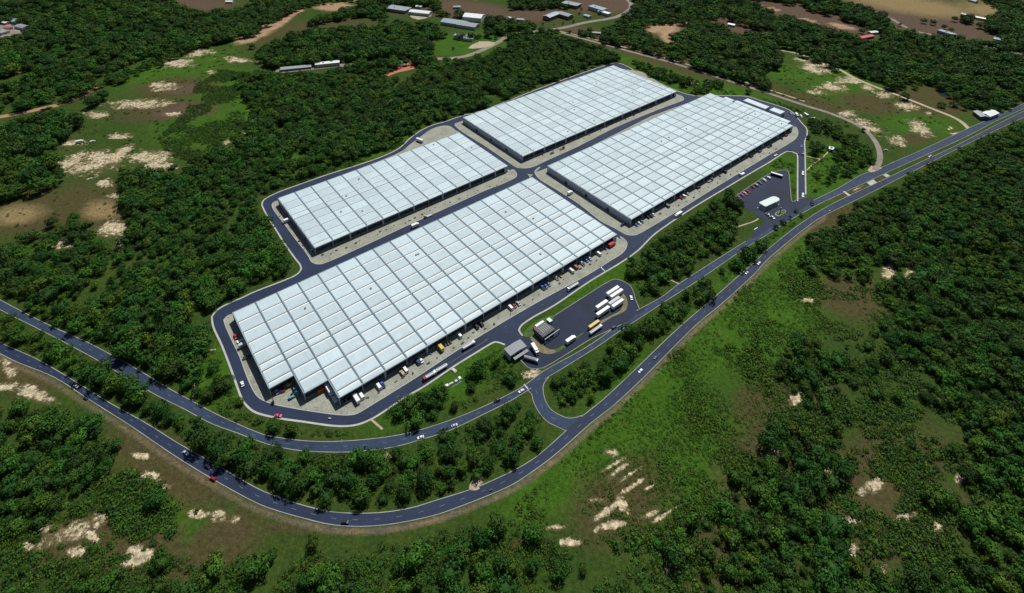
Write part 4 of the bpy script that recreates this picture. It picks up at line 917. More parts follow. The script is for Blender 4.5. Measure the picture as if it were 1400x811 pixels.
def fuel_canopy():
    hd = head(1040, 285, (23, -10.5)); r = thing('fuel_canopy', 'pale green filling station canopy with one rounded end', 'filling station', G(1051.5, 281), hd)
    pts = [(-11, -4), (8, -4)] + [(8+4*math.sin(t), -4*math.cos(t)) for t in [math.pi*k/10 for k in range(1, 10)]] + [(8, 4), (-11, 4), (-12, 2.5), (-12, -2.5)]
    MB().poly(pts, 4.6, 5.3).build('roof', M['roof_mint'], r)
    inner = [(x*.93, y*.86) for x, y in pts]; MB().poly(inner, 5.302, 5.42).build('roof_deck', M['roof_mint'], r)
    MB().box(-14, 9.5, -4.5, 3.5, 0.1, .32).build('slab', M['kerb'], r)
    for x in (-8, -1, 6): MB().box(x-.3, x+.3, -.3, .3, .32, 4.59).build('column', M['plaster'], r)
    for x in (-5, 2.5): MB().box(x-.5, x+.5, -.4, .4, .32, 1.9).build('fuel_pump', M['plaster'], r)
    MB().box(-13, -9.5, -3, 2.6, .32, 3.2).build('kiosk', M['plaster'], r)
fuel_canopy()
pts = gpoly([(1059.5,292.5),(1063,289.5),(1068,287.5),(1073,287.5),(1074.5,290),(1070,293.5),(1065,296),(1061,295)], 3)
sheet('kerbed_island', pts, 0, M['kerb_low'], thick=.34); ctr = np.mean(np.array(pts), 0)
sheet('planted_bed', [tuple(ctr+(np.array(q)-ctr)*.86) for q in pts], .345, M['verge'])
r = thing('totem_sign', 'orange and white totem sign on the kerbed island of the car park', 'sign', G(1066.5, 291), 0.6)
MB().box(-.9, .9, -.2, .2, .3, 6.0).build('panel', M['plaster'], r); MB().box(-.95, .95, -.25, .25, 3.6, 5.6).build('sign_face', paint('orange'), r); MB().box(-1.2, 1.2, -.5, .5, .2, .5).build('footing', M['kerb'], r)
for k, (x, y, l, lb) in enumerate([(1328,25,12,'small grey house among the trees between the two upper right fields'),(1340,27,16,'long pale house among the trees between the two upper right fields'),(1318,22,10,'tiny white house at the left end of the tree belt by the tan field'),(712,29,14,'small white house left of the stepped brick building'),(697,27,10,'tiny pale house at the bend left of the brick buildings'),(803,24,14,'small grey house between the brick wing and the white block'),(890,30,16,'pale shed at the edge of the orange clearing by the top road'),(1000,36,12,'small pale hut in the brown field at the upper right'),(1352,4,18,'white farm house at the top right corner of the fields')]):
    bld('house', lb, 'house', x, y, l, 8, 4, (10, 1+k % 3), 'plaster', ('roof_grey', 'roof_white', 'roof_blue')[k % 3], 'gable')
# scrap on the grass
r = thing('scrap_heap', 'heap of pale scrap panels and parts on the grass by the ring road', 'scrap heap', G(620, 524), head(620, 524, (20, -10)))
for k, (x, y, l, wd, h) in enumerate([(-5,0,3.2,2.2,1.4),(-1.5,.3,3.6,1.6,.9),(2.2,.2,2.6,2.0,1.1),(5.2,.6,2.4,2.6,1.6),(.5,-2.2,5,.6,.5),(4,-2,2.2,.8,.7)]):
    MB().frustum((x-l/2,x+l/2,y-wd/2,y+wd/2), (x-l/2+.3,x+l/2-.5,y-wd/2+.2,y+wd/2-.3), 0, h).build('panel', paint('white' if k in (0, 3) else 'silver'), r)
r = thing('scrap_heap', 'small pale slab heap close to the kerb of the ring road', 'scrap heap', G(621, 507), head(621, 507, (10, 8)))
MB().box(-2, 2, -1.2, 1.2, 0, .5).build('panel', M['kerb'], r); MB().box(-1.4, 1.0, -1.0, .8, .501, .9).build('panel', M['plaster'], r)
# street lamps along the upper road
def lamp(px, py, hd, lb):
    r = thing('street_lamp', lb, 'street lamp', G(px, py), hd, 'street lamps along the upper road')
    MB().cyl((0, 0, 0), .13, 9, 'z', 8, .07).build('pole', M['steel'], r); MB().box(0.0, 2.2, -.05, .05, 8.9, 9.02).build('arm', M['steel'], r); MB().box(1.7, 2.6, -.15, .15, 8.75, 8.895).build('lamp_head', M['kerb'], r)
for px, py, a, lb in ((1075.5,305,2.2,'tall street lamp on the verge below the car park'), (1115,284.5,2.2,'tall street lamp on the verge below the short road'), (468,620.5,1.57,'tall street lamp at the bottom bend of the upper road'), (966,366,-.9,'tall street lamp beside the upper road near a dirt path end')):
    lamp(px, py, a, lb)
# houses, halls and sheds of the surroundings
B_ = bld
B_('warehouse_hall','long pale roofed hall at the top centre, left of the road','hall',575,20,42,16,6,(10,1),'plaster','roof_white','gable')
B_('warehouse_hall','grey blue roofed hall beneath the white hangar at the top centre','hall',622,34,48,22,6,(10,1.5),'plaster','roof_blue','gable')
B_('warehouse_hall','broad grey roofed hall beside a blue grey hall at the top centre','hall',640,37.5,38,20,6,(10,1.5),'plaster','roof_grey','gable')
B_('hangar','white hangar with a curved bright roof at the top centre','hangar',648,27,36,24,8,(10,1),'roof_white','roof_white','gable')
B_('school_building','two storey flat grey building on the sports lawn','building',630,53,22,10,6.5,(10,1),'plaster','roof_grey')
B_('school_building','lower flat wing at the right of the sports lawn building','building',641,55.5,16,10,5,(10,1),'plaster','roof_grey')
B_('factory','flat grey factory at the top centre beside dark trees','factory',545,15,46,24,6,(10,1.5),'roof_grey','roof_grey','flat')
B_('house','small pale house at the top edge right of the factory','house',573,11,12,8,4,(10,1),'plaster','roof_white','gable')
B_('warehouse_hall','long white hall on the road between the forests left of centre','hall',448,90,36,10,5,(10,-1),'plaster','roof_white','flat')
B_('shed','low grey roofed row left of the long white hall','shed',405,94.5,44,10,3.2,(10,-1),'roof_grey','roof_grey','gable')
B_('brick_building','brick building with stepped grey roofs at the top right of centre','building',754,25,34,16,7,(10,-4),'brick','roof_blue','gable')
B_('brick_building','right hand brick wing with grey roof beside the stepped one','building',772,24,30,15,7,(10,3),'brick','roof_grey','gable')
B_('brick_building','flat brick block in the brown field at the top','building',781,9,36,20,6.5,(10,2),'brick','roof_grey','flat')
B_('office_block','white and blue flat block beside the top road','office block',817,15,36,16,7,(10,3),'plaster','roof_blue','flat')
B_('office_block','low white wing in front of the white and blue block','office block',826,20,26,10,5,(10,3),'plaster','roof_white','flat')
B_('shed','dull pink shed among the trees above the gravel road','shed',939,35,14,9,5,(10,1),'plaster','brick','gable')
B_('shed','red roofed shed beside a lone dark tree at the right','shed',1183,53,34,8,4,(10,-2),'shed_red','shed_red','gable')
B_('shed','small green roofed shed near the red roofed one','shed',1193,46.5,16,8,4,(10,-1),'plaster','roof_mint','gable')
B_('warehouse_hall','dark windowed long hall beside the upper right road','hall',1298,49,38,10,5,(10,3),'roof_grey','roof_blue','flat')
B_('house','grey house with a pale roof next to the highway','house',1352,159,22,11,4.5,(10,-4),'plaster','roof_white','gable')
B_('house','dark grey house left of the pale roofed one by the highway','house',1340,160.5,16,10,4.5,(8,6),'frame_grey','roof_grey','gable')
B_('office_block','grey blue block at the right edge behind the road','office block',1372,61,30,14,8,(10,2),'roof_grey','roof_blue','flat')
B_('office_block','pale grey block at the right edge, nearer the corner','office block',1391,64,26,14,8,(10,3),'plaster','roof_grey','flat')
B_('house','small white house at the top right among the field trees','house',1330,3,16,9,4,(10,3),'plaster','roof_grey','gable')
B_('shed','tiny white shed in the brown field at the top left','shed',314,4,14,8,3.5,(10,0),'plaster','roof_white','gable')
B_('shed','dark shed in the brown field at the top, near the track','shed',625,11.5,14,9,4,(10,0),'roof_grey','roof_grey','gable')
B_('shed','dark green shed on the bare strip beside the gravel road','shed',815,47,16,6,3.5,(10,1),'roof_grey','roof_grey','gable')
B_('shed','white hut on the lawn at the end of the dirt path','shed',1136,206,7,5,3,(0,10),'plaster','roof_white','flat', win=True)
for k, (x, y, l, wd, h, rm, lb) in enumerate([(21,31,30,14,5,'roof_blue','grey blue workshop at the rear of the scrapyard'),(31,39,24,12,4.5,'roof_grey','grey roofed workshop at the right of the scrapyard'),(3,46,22,14,4.5,'roof_grey','grey shed at the left edge of the scrapyard'),(8,33,14,8,4,'roof_white','small white roofed shed in the scrapyard'),(12,40,12,8,3.5,'shed_red','dark red roofed shed in the middle of the scrapyard')]):
    B_('workshop', lb, 'workshop', x, y, l, wd, h, (10, 2), 'plaster', rm, 'gable' if k != 2 else 'flat', group='sheds of the scrapyard')
b = MB(); b.poly(gpoly([(-40,38),(0,31),(15,28),(36,33),(42,42),(10,50),(-40,58)], 2), 0, .15); b.build('scrapyard_ground', M['gravel'])['kind'] = 'structure'
b = MB(); b.poly(gpoly([(533,97),(548,91),(566,86.5),(567,94),(545,99),(526,106),(523,104)], 2), 0, .12); b.build('clay_court', M['clay'])['kind'] = 'structure'
b = MB(); b.poly(gpoly([(640,66),(655,57),(676,58),(672,63),(655,66)], 2), 0, .12); b.build('sports_court', M['gravel_pale'])['kind'] = 'structure'
b = MB(); b.poly(gpoly([(378,97),(400,91),(462,86),(464,91),(420,96),(385,100)], 2), 0, .12); b.build('yard_ground', M['gravel'])['kind'] = 'structure'
b = MB(); b.poly(gpoly([(1282,125),(1295,122),(1305,125),(1300,131),(1288,132)], 3), 0, .1); b.build('pond', M['water'])['kind'] = 'structure'
b = MB(); b.poly(gpoly([(560,22),(575,19),(585,16),(590,22),(572,27)], 2), 0, .1); b.build('yard_ground', M['gravel_pale'])['kind'] = 'structure'

# ------------------------------------------------------------------ trees and scrub
def leafy(name, seed, rad, squash, nlobe, lobe_r, per, leaf, m, core=True, ground=False):
    g = np.random.default_rng(seed); V = []; F = []; A = []
    # lobes sit on an uneven dome
    cs = []
    for k in range(nlobe):
        for _ in range(30):
            ph = g.uniform(0, 2*np.pi); z = g.uniform(-0.35, 1.0) if not ground else g.uniform(0.0, 0.9); r = np.sqrt(max(0, 1-z*z))
            rr = rad*g.uniform(0.62, 1.0)
            c = np.array([rr*r*np.cos(ph), rr*r*np.sin(ph), rr*z*squash])
            if all(np.linalg.norm(c-q[0]) > lobe_r*0.75 for q in cs): break
        cs.append((c, lobe_r*g.uniform(0.7, 1.3), g.uniform(0.72, 1.28)))
    base = np.array([0, 0, 0.0])
    for c, lr, tint in cs:
        n = max(10, int(per*(lr/lobe_r)**2))
        d = g.normal(size=(n, 3)); d /= np.linalg.norm(d, axis=1)[:, None]
        out = c/np.linalg.norm(c)
        keep = d@out > -0.45; d = d[keep]
        for dd in d:
            p = c+dd*lr*g.uniform(0.72, 1.08)
            nn = dd*0.8+out*0.25+g.normal(size=3)*0.26; nn /= np.linalg.norm(nn)
            t = np.cross(nn, g.normal(size=3)); t /= np.linalg.norm(t); bt = np.cross(nn, t)
            s = leaf*g.uniform(0.6, 1.25); s2 = s*g.uniform(0.6, 1.0)
            k = len(V); V += [p-t*s*.5, p+bt*s2*.5+t*s*.08, p+t*s*.5, p-bt*s2*.5-t*s*.08]
            F.append((k, k+1, k+2, k+3)); A += [tint*g.uniform(0.75, 1.28)]*4
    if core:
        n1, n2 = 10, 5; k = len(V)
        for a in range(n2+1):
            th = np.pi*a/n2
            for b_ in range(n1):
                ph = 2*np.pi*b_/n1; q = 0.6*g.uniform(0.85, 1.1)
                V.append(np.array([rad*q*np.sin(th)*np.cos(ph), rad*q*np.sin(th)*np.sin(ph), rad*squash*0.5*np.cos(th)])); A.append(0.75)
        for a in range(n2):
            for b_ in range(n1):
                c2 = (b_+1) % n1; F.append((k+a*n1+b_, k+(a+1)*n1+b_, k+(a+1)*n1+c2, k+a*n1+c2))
    me = D.meshes.new(name); V = np.array(V)
    if not ground: V = V*np.array([g.uniform(.85, 1.2), g.uniform(.85, 1.1), 1.0])
    me.from_pydata([tuple(v) for v in V], [], F); me.materials.append(m)
    at = me.attributes.new('leaf', 'FLOAT', 'POINT'); at.data.foreach_set('value', np.array(A, np.float32)); me.update()
    return me
def trunk_mesh(seed, hgt, rad):
    g = random.Random(seed); b = MB(); n = 7
    def tube(p, q, r0, r1):
        p, q = Vector(p), Vector(q); ax = (q-p).normalized(); s = ax.orthogonal().normalized(); t = ax.cross(s); k = len(b.v)
        for c, r in ((p, r0), (q, r1)):
            for i in range(n):
                a = 2*math.pi*i/n; b.v.append(tuple(c+s*r*math.cos(a)+t*r*math.sin(a)))
        b.f.extend((k+i, k+(i+1) % n, k+n+(i+1) % n, k+n+i) for i in range(n))
    m = (g.uniform(-.2, .2), g.uniform(-.2, .2), hgt*0.55)
    tube((0, 0, -0.2), m, 0.34, 0.24); tube(m, (0, 0, hgt), 0.24, 0.14)
    for k in range(5):
        a = 2*math.pi*k/5+g.uniform(-.4, .4); r = rad*g.uniform(.45, .65)
        tube((m[0], m[1], m[2]+g.uniform(0, .6)), (r*math.cos(a), r*math.sin(a), hgt+g.uniform(-.4, 1.2)), 0.14, 0.05)
    return b.mesh('trunk', M['trunk'])
TREE_KINDS = []     # (crown mesh, trunk mesh, radius, crown centre height)
specs = [(1,5.2,.72,17,2.0,'leaf_dark'),(2,4.6,.80,14,1.9,'leaf_mid'),(3,5.8,.62,20,2.0,'leaf_dark'),(4,4.2,.88,13,1.7,'leaf_mid'),(5,5.0,.70,16,2.0,'leaf_dark'),(6,4.8,.75,15,1.8,'leaf_olive'),(7,5.4,.66,18,1.9,'leaf_mid'),(8,3.8,.85,11,1.7,'leaf_olive'),(9,5.6,.6,18,1.7,'leaf_mid'),(10,3.2,1.05,9,1.3,'leaf_dark'),(11,6.2,.58,22,1.9,'leaf_dark'),(12,4.4,.7,12,1.6,'leaf_olive')]
for sd, r, sq, nl, lr, mm in specs:
    ch = r*sq+1.3
    TREE_KINDS.append((leafy('crown', sd, r, sq, nl, lr, 46, 1.05, M[mm]), trunk_mesh(sd, ch, r), r, ch))
protos = D.collections.new('tree_sources')      # not linked to the scene; instanced by the woodland
for i, (cm, tm, r, ch) in enumerate(TREE_KINDS):
    me = cm.copy(); me.name = 'tree_source'; me.transform(Matrix.Translation((0, 0, ch)))
    o = D.objects.new('tree_source_%02d' % i, me); protos.objects.link(o)
scr_protos = D.collections.new('scrub_sources')
for i, (r, sq, nl, lr, mm) in enumerate([(1.5,.55,7,.75,'leaf_scrub'),(1.1,.7,5,.6,'leaf_scrub'),(2.0,.5,10,.85,'leaf_scrub_dark'),(1.6,.65,7,.8,'leaf_scrub_dark'),(1.3,.5,6,.7,'leaf_olive')]):
    me = leafy('scrub_source', 50+i, r, sq, nl, lr, 15, 0.62, M[mm], core=True, ground=True)
    o = D.objects.new('scrub_source_%02d' % i, me); scr_protos.objects.link(o)
def scatter(name, pts, scl, rot, idx, coll, label, cat):
    me = D.meshes.new(name); me.vertices.add(len(pts)); me.vertices.foreach_set('co', np.asarray(pts, np.float32).ravel())
    for nm, a, ty in (('scl', scl, 'FLOAT'), ('rotz', rot, 'FLOAT'), ('kind_index', idx, 'INT')):
        at = me.attributes.new(nm, ty, 'POINT'); at.data.foreach_set('value', np.asarray(a, np.float32 if ty == 'FLOAT' else np.int32))
    o = link(name, me); o['kind'] = 'stuff'; o['label'] = label; o['category'] = cat
    ng = D.node_groups.new(name+'_nodes', 'GeometryNodeTree')
    ng.interface.new_socket('Geometry', in_out='INPUT', socket_type='NodeSocketGeometry'); ng.interface.new_socket('Geometry', in_out='OUTPUT', socket_type='NodeSocketGeometry')
    N = ng.nodes.new; gi, go_ = N('NodeGroupInput'), N('NodeGroupOutput')
    ci = N('GeometryNodeCollectionInfo'); ci.inputs['Collection'].default_value = coll; ci.inputs['Separate Children'].default_value = True; ci.inputs['Reset Children'].default_value = True
    ip = N('GeometryNodeInstanceOnPoints'); ip.inputs['Pick Instance'].default_value = True
    def na(nm, ty):
        a = N('GeometryNodeInputNamedAttribute'); a.data_type = ty; a.inputs['Name'].default_value = nm; return a.outputs['Attribute']
    L = ng.links.new
    L(gi.outputs[0], ip.inputs['Points']); L(ci.outputs[0], ip.inputs['Instance']); L(na('kind_index', 'INT'), ip.inputs['Instance Index'])
    cx = N('ShaderNodeCombineXYZ'); L(na('rotz', 'FLOAT'), cx.inputs['Z']); L(cx.outputs[0], ip.inputs['Rotation'])
    L(na('scl', 'FLOAT'), ip.inputs['Scale']); L(ip.outputs[0], go_.inputs[0])
    md = o.modifiers.new('scatter', 'NODES'); md.node_group = ng
    return o
# --- where trees stand
FOREST = [  # (outline in image pixels, density, zone)
 ([(-260,-120),(1660,-120),(1660,40),(1480,112),(1400,138),(1340,165),(1318,160),(1240,131),(1170,102),(1082,66),(1052,100),(1050,118),(1000,104),(930,84),(850,60),(765,40),(700,48),(640,76),(545,86),(540,90),(380,98),(350,72),(385,42),(330,48),(290,57),(250,72),(200,97),(150,116),(137,136),(104,155),(110,168),(80,198),(70,212),(85,235),(95,245),(70,260),(0,275),(-260,320)], 1.0, 'far'),
 ([(-120,420),(-120,345),(0,340),(40,322),(65,305),(100,294),(125,308),(135,330),(160,345),(168,330),(172,300),(168,285),(172,262),(168,245),(172,236),(205,232),(240,228),(262,215),(300,205),(330,190),(345,160),(335,130),(322,112),(350,98),(380,98),(440,92),(540,88),(552,96),(570,84),(640,77),(690,60),(705,49),(760,44),(800,57),(850,76),(848,84),(838,85),(800,97),(690,136),(622,158),(590,165),(565,178),(540,197),(480,216),(400,244),(362,261),(345,275),(350,290),(375,325),(399,362),(385,372),(340,390),(290,416),(280,435),(285,460),(272,490),(262,520),(258,547),(240,532),(200,508),(120,463),(60,437),(20,416)], 1.0, 'mid'),
 ([(-60,396),(0,428),(50,453),(137,499),(217,547),(290,582),(350,606),(412,621),(500,621),(575,606),(662,572),(715,545),(723,545),(728,562),(745,580),(763,591),(745,605),(700,636),(640,660),(560,687),(490,695),(420,684),(350,658),(300,630),(245,598),(150,543),(60,490),(0,459),(-60,430)], 0.97, 'strip'),
 ([(752,525),(810,485),(850,458),(895,428),(935,402),(920,432),(870,482),(830,525),(797,557),(780,565),(760,556),(750,540)], 0.97, 'strip'),
 ([(895,428),(916,415),(970,380),(1012,351),(1050,327),(1048,332),(1000,374),(960,410),(930,435),(905,462)], 0.9, 'strip'),
 ([(1050,327),(1076,310),(1113,289),(1105,293),(1075,312),(1050,332)], 0.45, 'strip'),
 ([(852,374),(870,358),(885,340),(905,322),(950,292),(985,272),(1003,274),(1015,290),(1005,314),(995,332),(970,350),(930,378),(905,385),(882,372),(868,376)], 0.95, 'site'),
 ([(868,378),(890,372),(900,385),(900,400),(882,414),(874,408)], 0.6, 'site'),
 ([(990,262),(1000,258),(1004,270),(1012,280),(1018,292),(1005,300),(975,300),(975,275)], 0.9, 'site'),
 ([(535,560),(560,545),(590,537),(625,535),(660,545),(640,556),(590,574),(545,585)], 0.95, 'site'),
 ([(370,574),(425,581),(450,584),(490,584),(500,590),(460,597),(415,597),(370,592)], 0.9, 'site'),
 ([(300,545),(318,555),(340,570),(365,577),(372,590),(335,582),(300,566),(270,550),(264,530),(275,515),(295,510)], 0.55, 'site'),
 ([(1140,205),(1165,198),(1187,208),(1192,222),(1180,235),(1145,252),(1127,250),(1126,236),(1142,228)], 0.85, 'rail'),
 ([(1100,158),(1130,165),(1170,187),(1190,205),(1175,205),(1140,185),(1110,178)], 0.5, 'rail'),
 ([(1107,192),(1122,192),(1130,202),(1112,208),(1106,200)], 0.6, 'rail'),
 ([(857,78),(880,82),(930,99),(955,109),(950,116),(915,108),(885,96)], 0.8, 'rail'),
 ([(945,118),(968,114),(970,128),(945,128)], 0.8, 'rail'), ([(967,109),(985,111),(986,117),(968,116)], 0.8, 'rail'),
 ([(-150,545),(0,548),(60,560),(130,580),(162,610),(150,640),(110,668),(85,700),(0,735),(-150,780)], 0.7, 'bottom_left'),
 ([(-150,790),(0,750),(60,765),(160,775),(230,800),(330,760),(345,740),(350,830),(-150,840)], 0.28, 'bottom_left'),
 ([(1100,328),(1130,314),(1180,274),(1250,240),(1320,204),(1400,166),(1600,90),(1600,460),(1270,410),(1215,350),(1165,352),(1120,365)], 0.95, 'right'),
 ([(325,830),(350,765),(385,738),(420,752),(440,765),(560,748),(615,735),(640,728),(700,702),(735,722),(790,758),(840,745),(880,735),(930,712),(980,690),(1000,655),(1040,600),(1075,560),(1090,545),(1060,500),(1090,465),(1140,470),(1205,445),(1215,405),(1165,385),(1110,372),(1092,338),(1130,314),(1180,274),(1250,240),(1320,204),(1400,166),(1600,90),(1620,860),(325,860)], 0.70, 'right'),
]
OPEN = [[(728,10),(765,8),(800,8),(806,30),(775,38),(735,36),(725,28)],[(795,2),(850,4),(848,26),(830,30),(800,22)],[(530,6),(560,5),(600,12),(600,30),(560,32),(528,24)],[(605,22),(665,18),(668,44),(610,50),(598,38)],[(225,-5),(345,-8),(350,8),(282,18),(240,7)], [(0,-60),(40,-40),(30,6),(0,8)], [(-60,160),(0,155),(60,144),(95,134),(145,112),(150,118),(108,151),(60,162),(0,175),(-60,181)], [(-60,112),(0,102),(45,90),(52,102),(0,117),(-60,128)],
 [(335,55),(360,36),(395,16),(430,4),(480,-2),(495,6),(440,22),(420,32),(392,46),(360,62)], [(380,46),(400,35),(450,27),(500,19),(522,26),(512,39),(440,42),(392,48)], [(595,-20),(700,-20),(700,10),(745,10),(765,22),(755,30),(700,30),(650,22),(600,14)], [(765,-10),(860,-20),(866,6),(862,16),(840,26),(810,14),(775,4)],
 [(585,56),(600,50),(690,50),(694,60),(655,76),(600,82)], [(520,16),(540,6),(580,6),(600,18),(570,26),(530,22)], [(560,28),(600,18),(640,22),(660,28),(655,42),(610,40)],
 [(1010,-5),(1060,-2),(1100,10),(1150,22),(1200,42),(1195,52),(1170,50),(1132,40),(1075,21),(1040,12)], [(955,26),(988,21),(1012,30),(1052,40),(1055,52),(1000,40)], [(1165,2),(1220,3),(1290,21),(1337,33),(1374,47),(1366,59),(1320,55),(1285,48),(1250,37),(1200,17)], [(1130,-30),(1300,-30),(1366,12),(1362,20),(1340,24),(1300,25),(1220,6),(1150,4)], [(1375,-20),(1500,-20),(1500,8),(1400,8)], [(1325,22),(1348,20),(1352,30),(1330,32)],
 [(875,36),(900,30),(945,30),(945,40),(920,46),(918,62),(905,58),(885,46)], [(1230,112),(1270,112),(1310,135),(1345,150),(1345,165),(1310,158),(1250,132)], [(1330,60),(1400,74),(1440,86),(1400,84),(1330,66)], [(1215,20),(1250,38),(1290,48),(1300,52),(1240,44),(1212,28)], [(530,96),(548,86),(572,82),(572,96),(545,104),(528,112)], [(370,92),(465,84),(470,94),(380,102)], [(0,28),(40,30),(44,44),(0,56),(-30,50)],
 [(395,206),(415,205),(420,216),(400,219)], [(655,118),(682,122),(690,134),(672,142),(660,134)], [(66,335),(84,328),(108,330),(106,340),(72,345)], [(730,22),(760,24),(800,22),(840,28),(838,40),(765,40),(745,34)],[(1195,44),(1205,44),(1200,58),(1170,58),(1172,50)],[(1055,60),(1085,66),(1090,72),(1060,70)],
 [(1190,355),(1245,360),(1255,385),(1200,385)],[(1075,540),(1100,535),(1095,560),(1070,565)],[(1130,690),(1200,650),(1260,700),(1180,722),(1150,730)],[(915,765),(930,760),(935,785),(905,800)],[(1160,735),(1180,740),(1170,765),(1155,760)],[(1135,420),(1165,375),(1205,395),(1205,432)],[(980,75),(1015,80),(1010,88),(975,82)]]
def spaced(x0, x1, y0, y1, step, jit):
    xs, ys = np.meshgrid(np.arange(x0, x1, step), np.arange(y0, y1, step)); P = np.stack([xs.ravel(), ys.ravel()], -1)
    P[:, 0] += (np.round(P[:, 1]/step) % 2)*step*0.5
    return P+RNG.uniform(-jit, jit, P.shape)*step
road_all = roads_px
def off_roads(W, r):
    ok = np.ones(len(W), bool)
    for dx, dy in ((0,0),(r,0),(-r,0),(0,r),(0,-r),(.7*r,.7*r),(-.7*r,-.7*r),(.7*r,-.7*r),(-.7*r,.7*r)):
        Q = Pn(W+np.array([dx, dy]))
        for poly in road_all: ok &= ~inpoly(Q, poly)
    for L, wdt in ((RAIL,4),(TRACK_R,4),(ROAD_TOP,7),(ROAD_TR,5)):
        ok &= segdist(W, [tuple(q) for q in Gn(np.array(smooth(L, 3)))]) > wdt+r*0.6
    return ok
Wn = spaced(-1500, 1500, 150, 1300, 7.3, 0.4); Wf_ = spaced(-1500, 1500, 150, 1750, 9.6, 0.4)
def Pn3(W, z):
    x, y = W[..., 0], W[..., 1]; yc = y*SP_+(z-CAM_H)*CP; zc = y*CP-(z-CAM_H)*SP_; u, v = CAM_F*x/zc, -CAM_F*yc/zc
    return np.stack([CAM_CX+u*CR-v*SR, CAM_CY+u*SR+v*CR], -1)
def in_far(W): return inpoly(Pn3(W, 4.0), FOREST[0][0])
W = np.concatenate([Wn[~in_far(Wn)], Wf_[in_far(Wf_)]])
P = Pn(W); ok = (P[:, 0] > -110) & (P[:, 0] < 1510) & (P[:, 1] > -75) & (P[:, 1] < 850); W, P = W[ok], P[ok]
Pm = np.where((P[:, 1] < 150)[:, None], Pn3(W, 7.0), Pn3(W, 4.0))
zone = np.full(len(W), -1); dens = np.zeros(len(W))
for zi, (poly, dn, zn) in enumerate(FOREST):
    k = inpoly(Pm, poly) & (zone < 0); zone[k] = zi; dens[k] = dn
for poly in OPEN: zone[inpoly(Pm, poly)] = -1
# clumpiness: gaps where a slow noise is low
def lowfreq(W, s, seed):
    g = np.random.default_rng(seed); v = np.zeros(len(W))
    for k in range(10):
        a = g.uniform(0, 2*np.pi); f = s*g.uniform(0.5, 1.8); v += np.sin((W[:, 0]*np.cos(a)+W[:, 1]*np.sin(a))*f+g.uniform(0, 6.28))
    return v/np.sqrt(5)
cl = lowfreq(W, 0.05, 3)
dens = np.where(dens == 1.0, 1.12+0.30*lowfreq(W, 0.07, 41), dens + 0.3*cl*(dens < 0.88))
rows = (P[:, 1] < 150) & (P[:, 0] < 270)      # the old plantation at the far left stands in rows
ra = np.array(G(150, 72)[:2])-np.array(G(0, 132)[:2]); ra /= np.linalg.norm(ra)
ph_ = (W@np.array([-ra[1], ra[0]]))*2*np.pi/42
dens = np.where(rows, np.where(np.sin(ph_) > -0.45, 1.0, 0.12), dens)
keep = (zone >= 0) & (RNG.uniform(size=len(W)) < dens)
W, P, zone = W[keep], P[keep], zone[keep]
tops = Pn3(W, 6.5); clear = np.ones(len(W), bool)
for poly in roads_px: clear &= ~inpoly(tops, poly)
rad_ok = off_roads(W, 4.0) & (clear | (RNG.uniform(size=len(W)) < 0.12)); W, P, zone = W[rad_ok], P[rad_ok], zone[rad_ok]
SINGLE = [(655,512,.95),(647,515,.8),(678,500,.85),(645,533,.6),(690,521,.6),(698,522,.7),(700,527,.5),(265+20,545,.8),(330,553,.6),(300,536,.9),(312,528,.8),(292,508,.7),(298,520,.5),(1022,131,0.1),(1023,128,.75),(988,119,.5),(1117,243,.5),(1112,240,.45),(1130,168,.6),(1108,165,.5),(360,30,.0),(345,67,.9),(322,108,.9),(333,105,.8),(340,112,.9),(326,171,.5),(343,170,.7),(620,68,.5),(1180,180,.5),(1104,190,.5),(870,371,.9),(862,362,.9),(882,376,.8),(893,395,.8),(880,400,.7),(1115,262,.3),(1287,147,.8),(1305,146,.9),(1318,150,.9),(1345,148,.9),(1310,131,.6),(1250,122,.8),(1080,300,.5),(1070,306,.5),(1060,313,.45),(1095,296,.4),(1110,280,.4),(1088,290,.35),(1345,140,.8),(70,352,.8),(215,690,.9),(222,775,.9),(270,700,.3),(1030,118,.3),(1178,46,1),(430,745,.8),(1230,36,.9),(1262,32,1),(1275,34,1.1),(1290,40,.9),(1300,44,.9),(700,30,.9),(840,44,.8),(820,20,.8),(728,33,.5),(742,34,.5),(757,35,.45),(770,33,.5),(784,31,.5),(795,14,.5),(792,20,.5)]
S = np.array([s for s in SINGLE if s[2] > .2]); Ws = Gn(S[:, :2])
scl = np.clip(RNG.normal(0.86, 0.25, len(W))*(1+0.1*lowfreq(W, 0.03, 77)), 0.45, 1.4)
scl[np.array([FOREST[z][2] in ('rail',) for z in zone])] *= 0.8
scl[np.array([FOREST[z][2] in ('strip',) for z in zone])] *= 0.87
scl[np.array([FOREST[z][2] in ('site',) for z in zone])] *= 0.85
scl[np.array([FOREST[z][2] in ('far',) for z in zone])] *= 1.4
scl[np.array([FOREST[z][2] in ('bottom_left', 'right') for z in zone])] *= 0.86
zname = np.array([FOREST[z][2] for z in zone] + ['single']*len(S)); W = np.concatenate([W, Ws]); P = np.concatenate([P, S[:, :2]]); scl = np.concatenate([scl, S[:, 2]])
n = len(W); rot = RNG.uniform(0, 6.283, n)
patch = lowfreq(W, 0.02, 9)
idx = np.where(RNG.uniform(size=n) < 0.35+0.18*patch, RNG.choice([1, 3, 6, 5, 7, 8, 11], n), RNG.choice([0, 2, 4, 0, 9, 4, 1, 6, 10, 8], n))
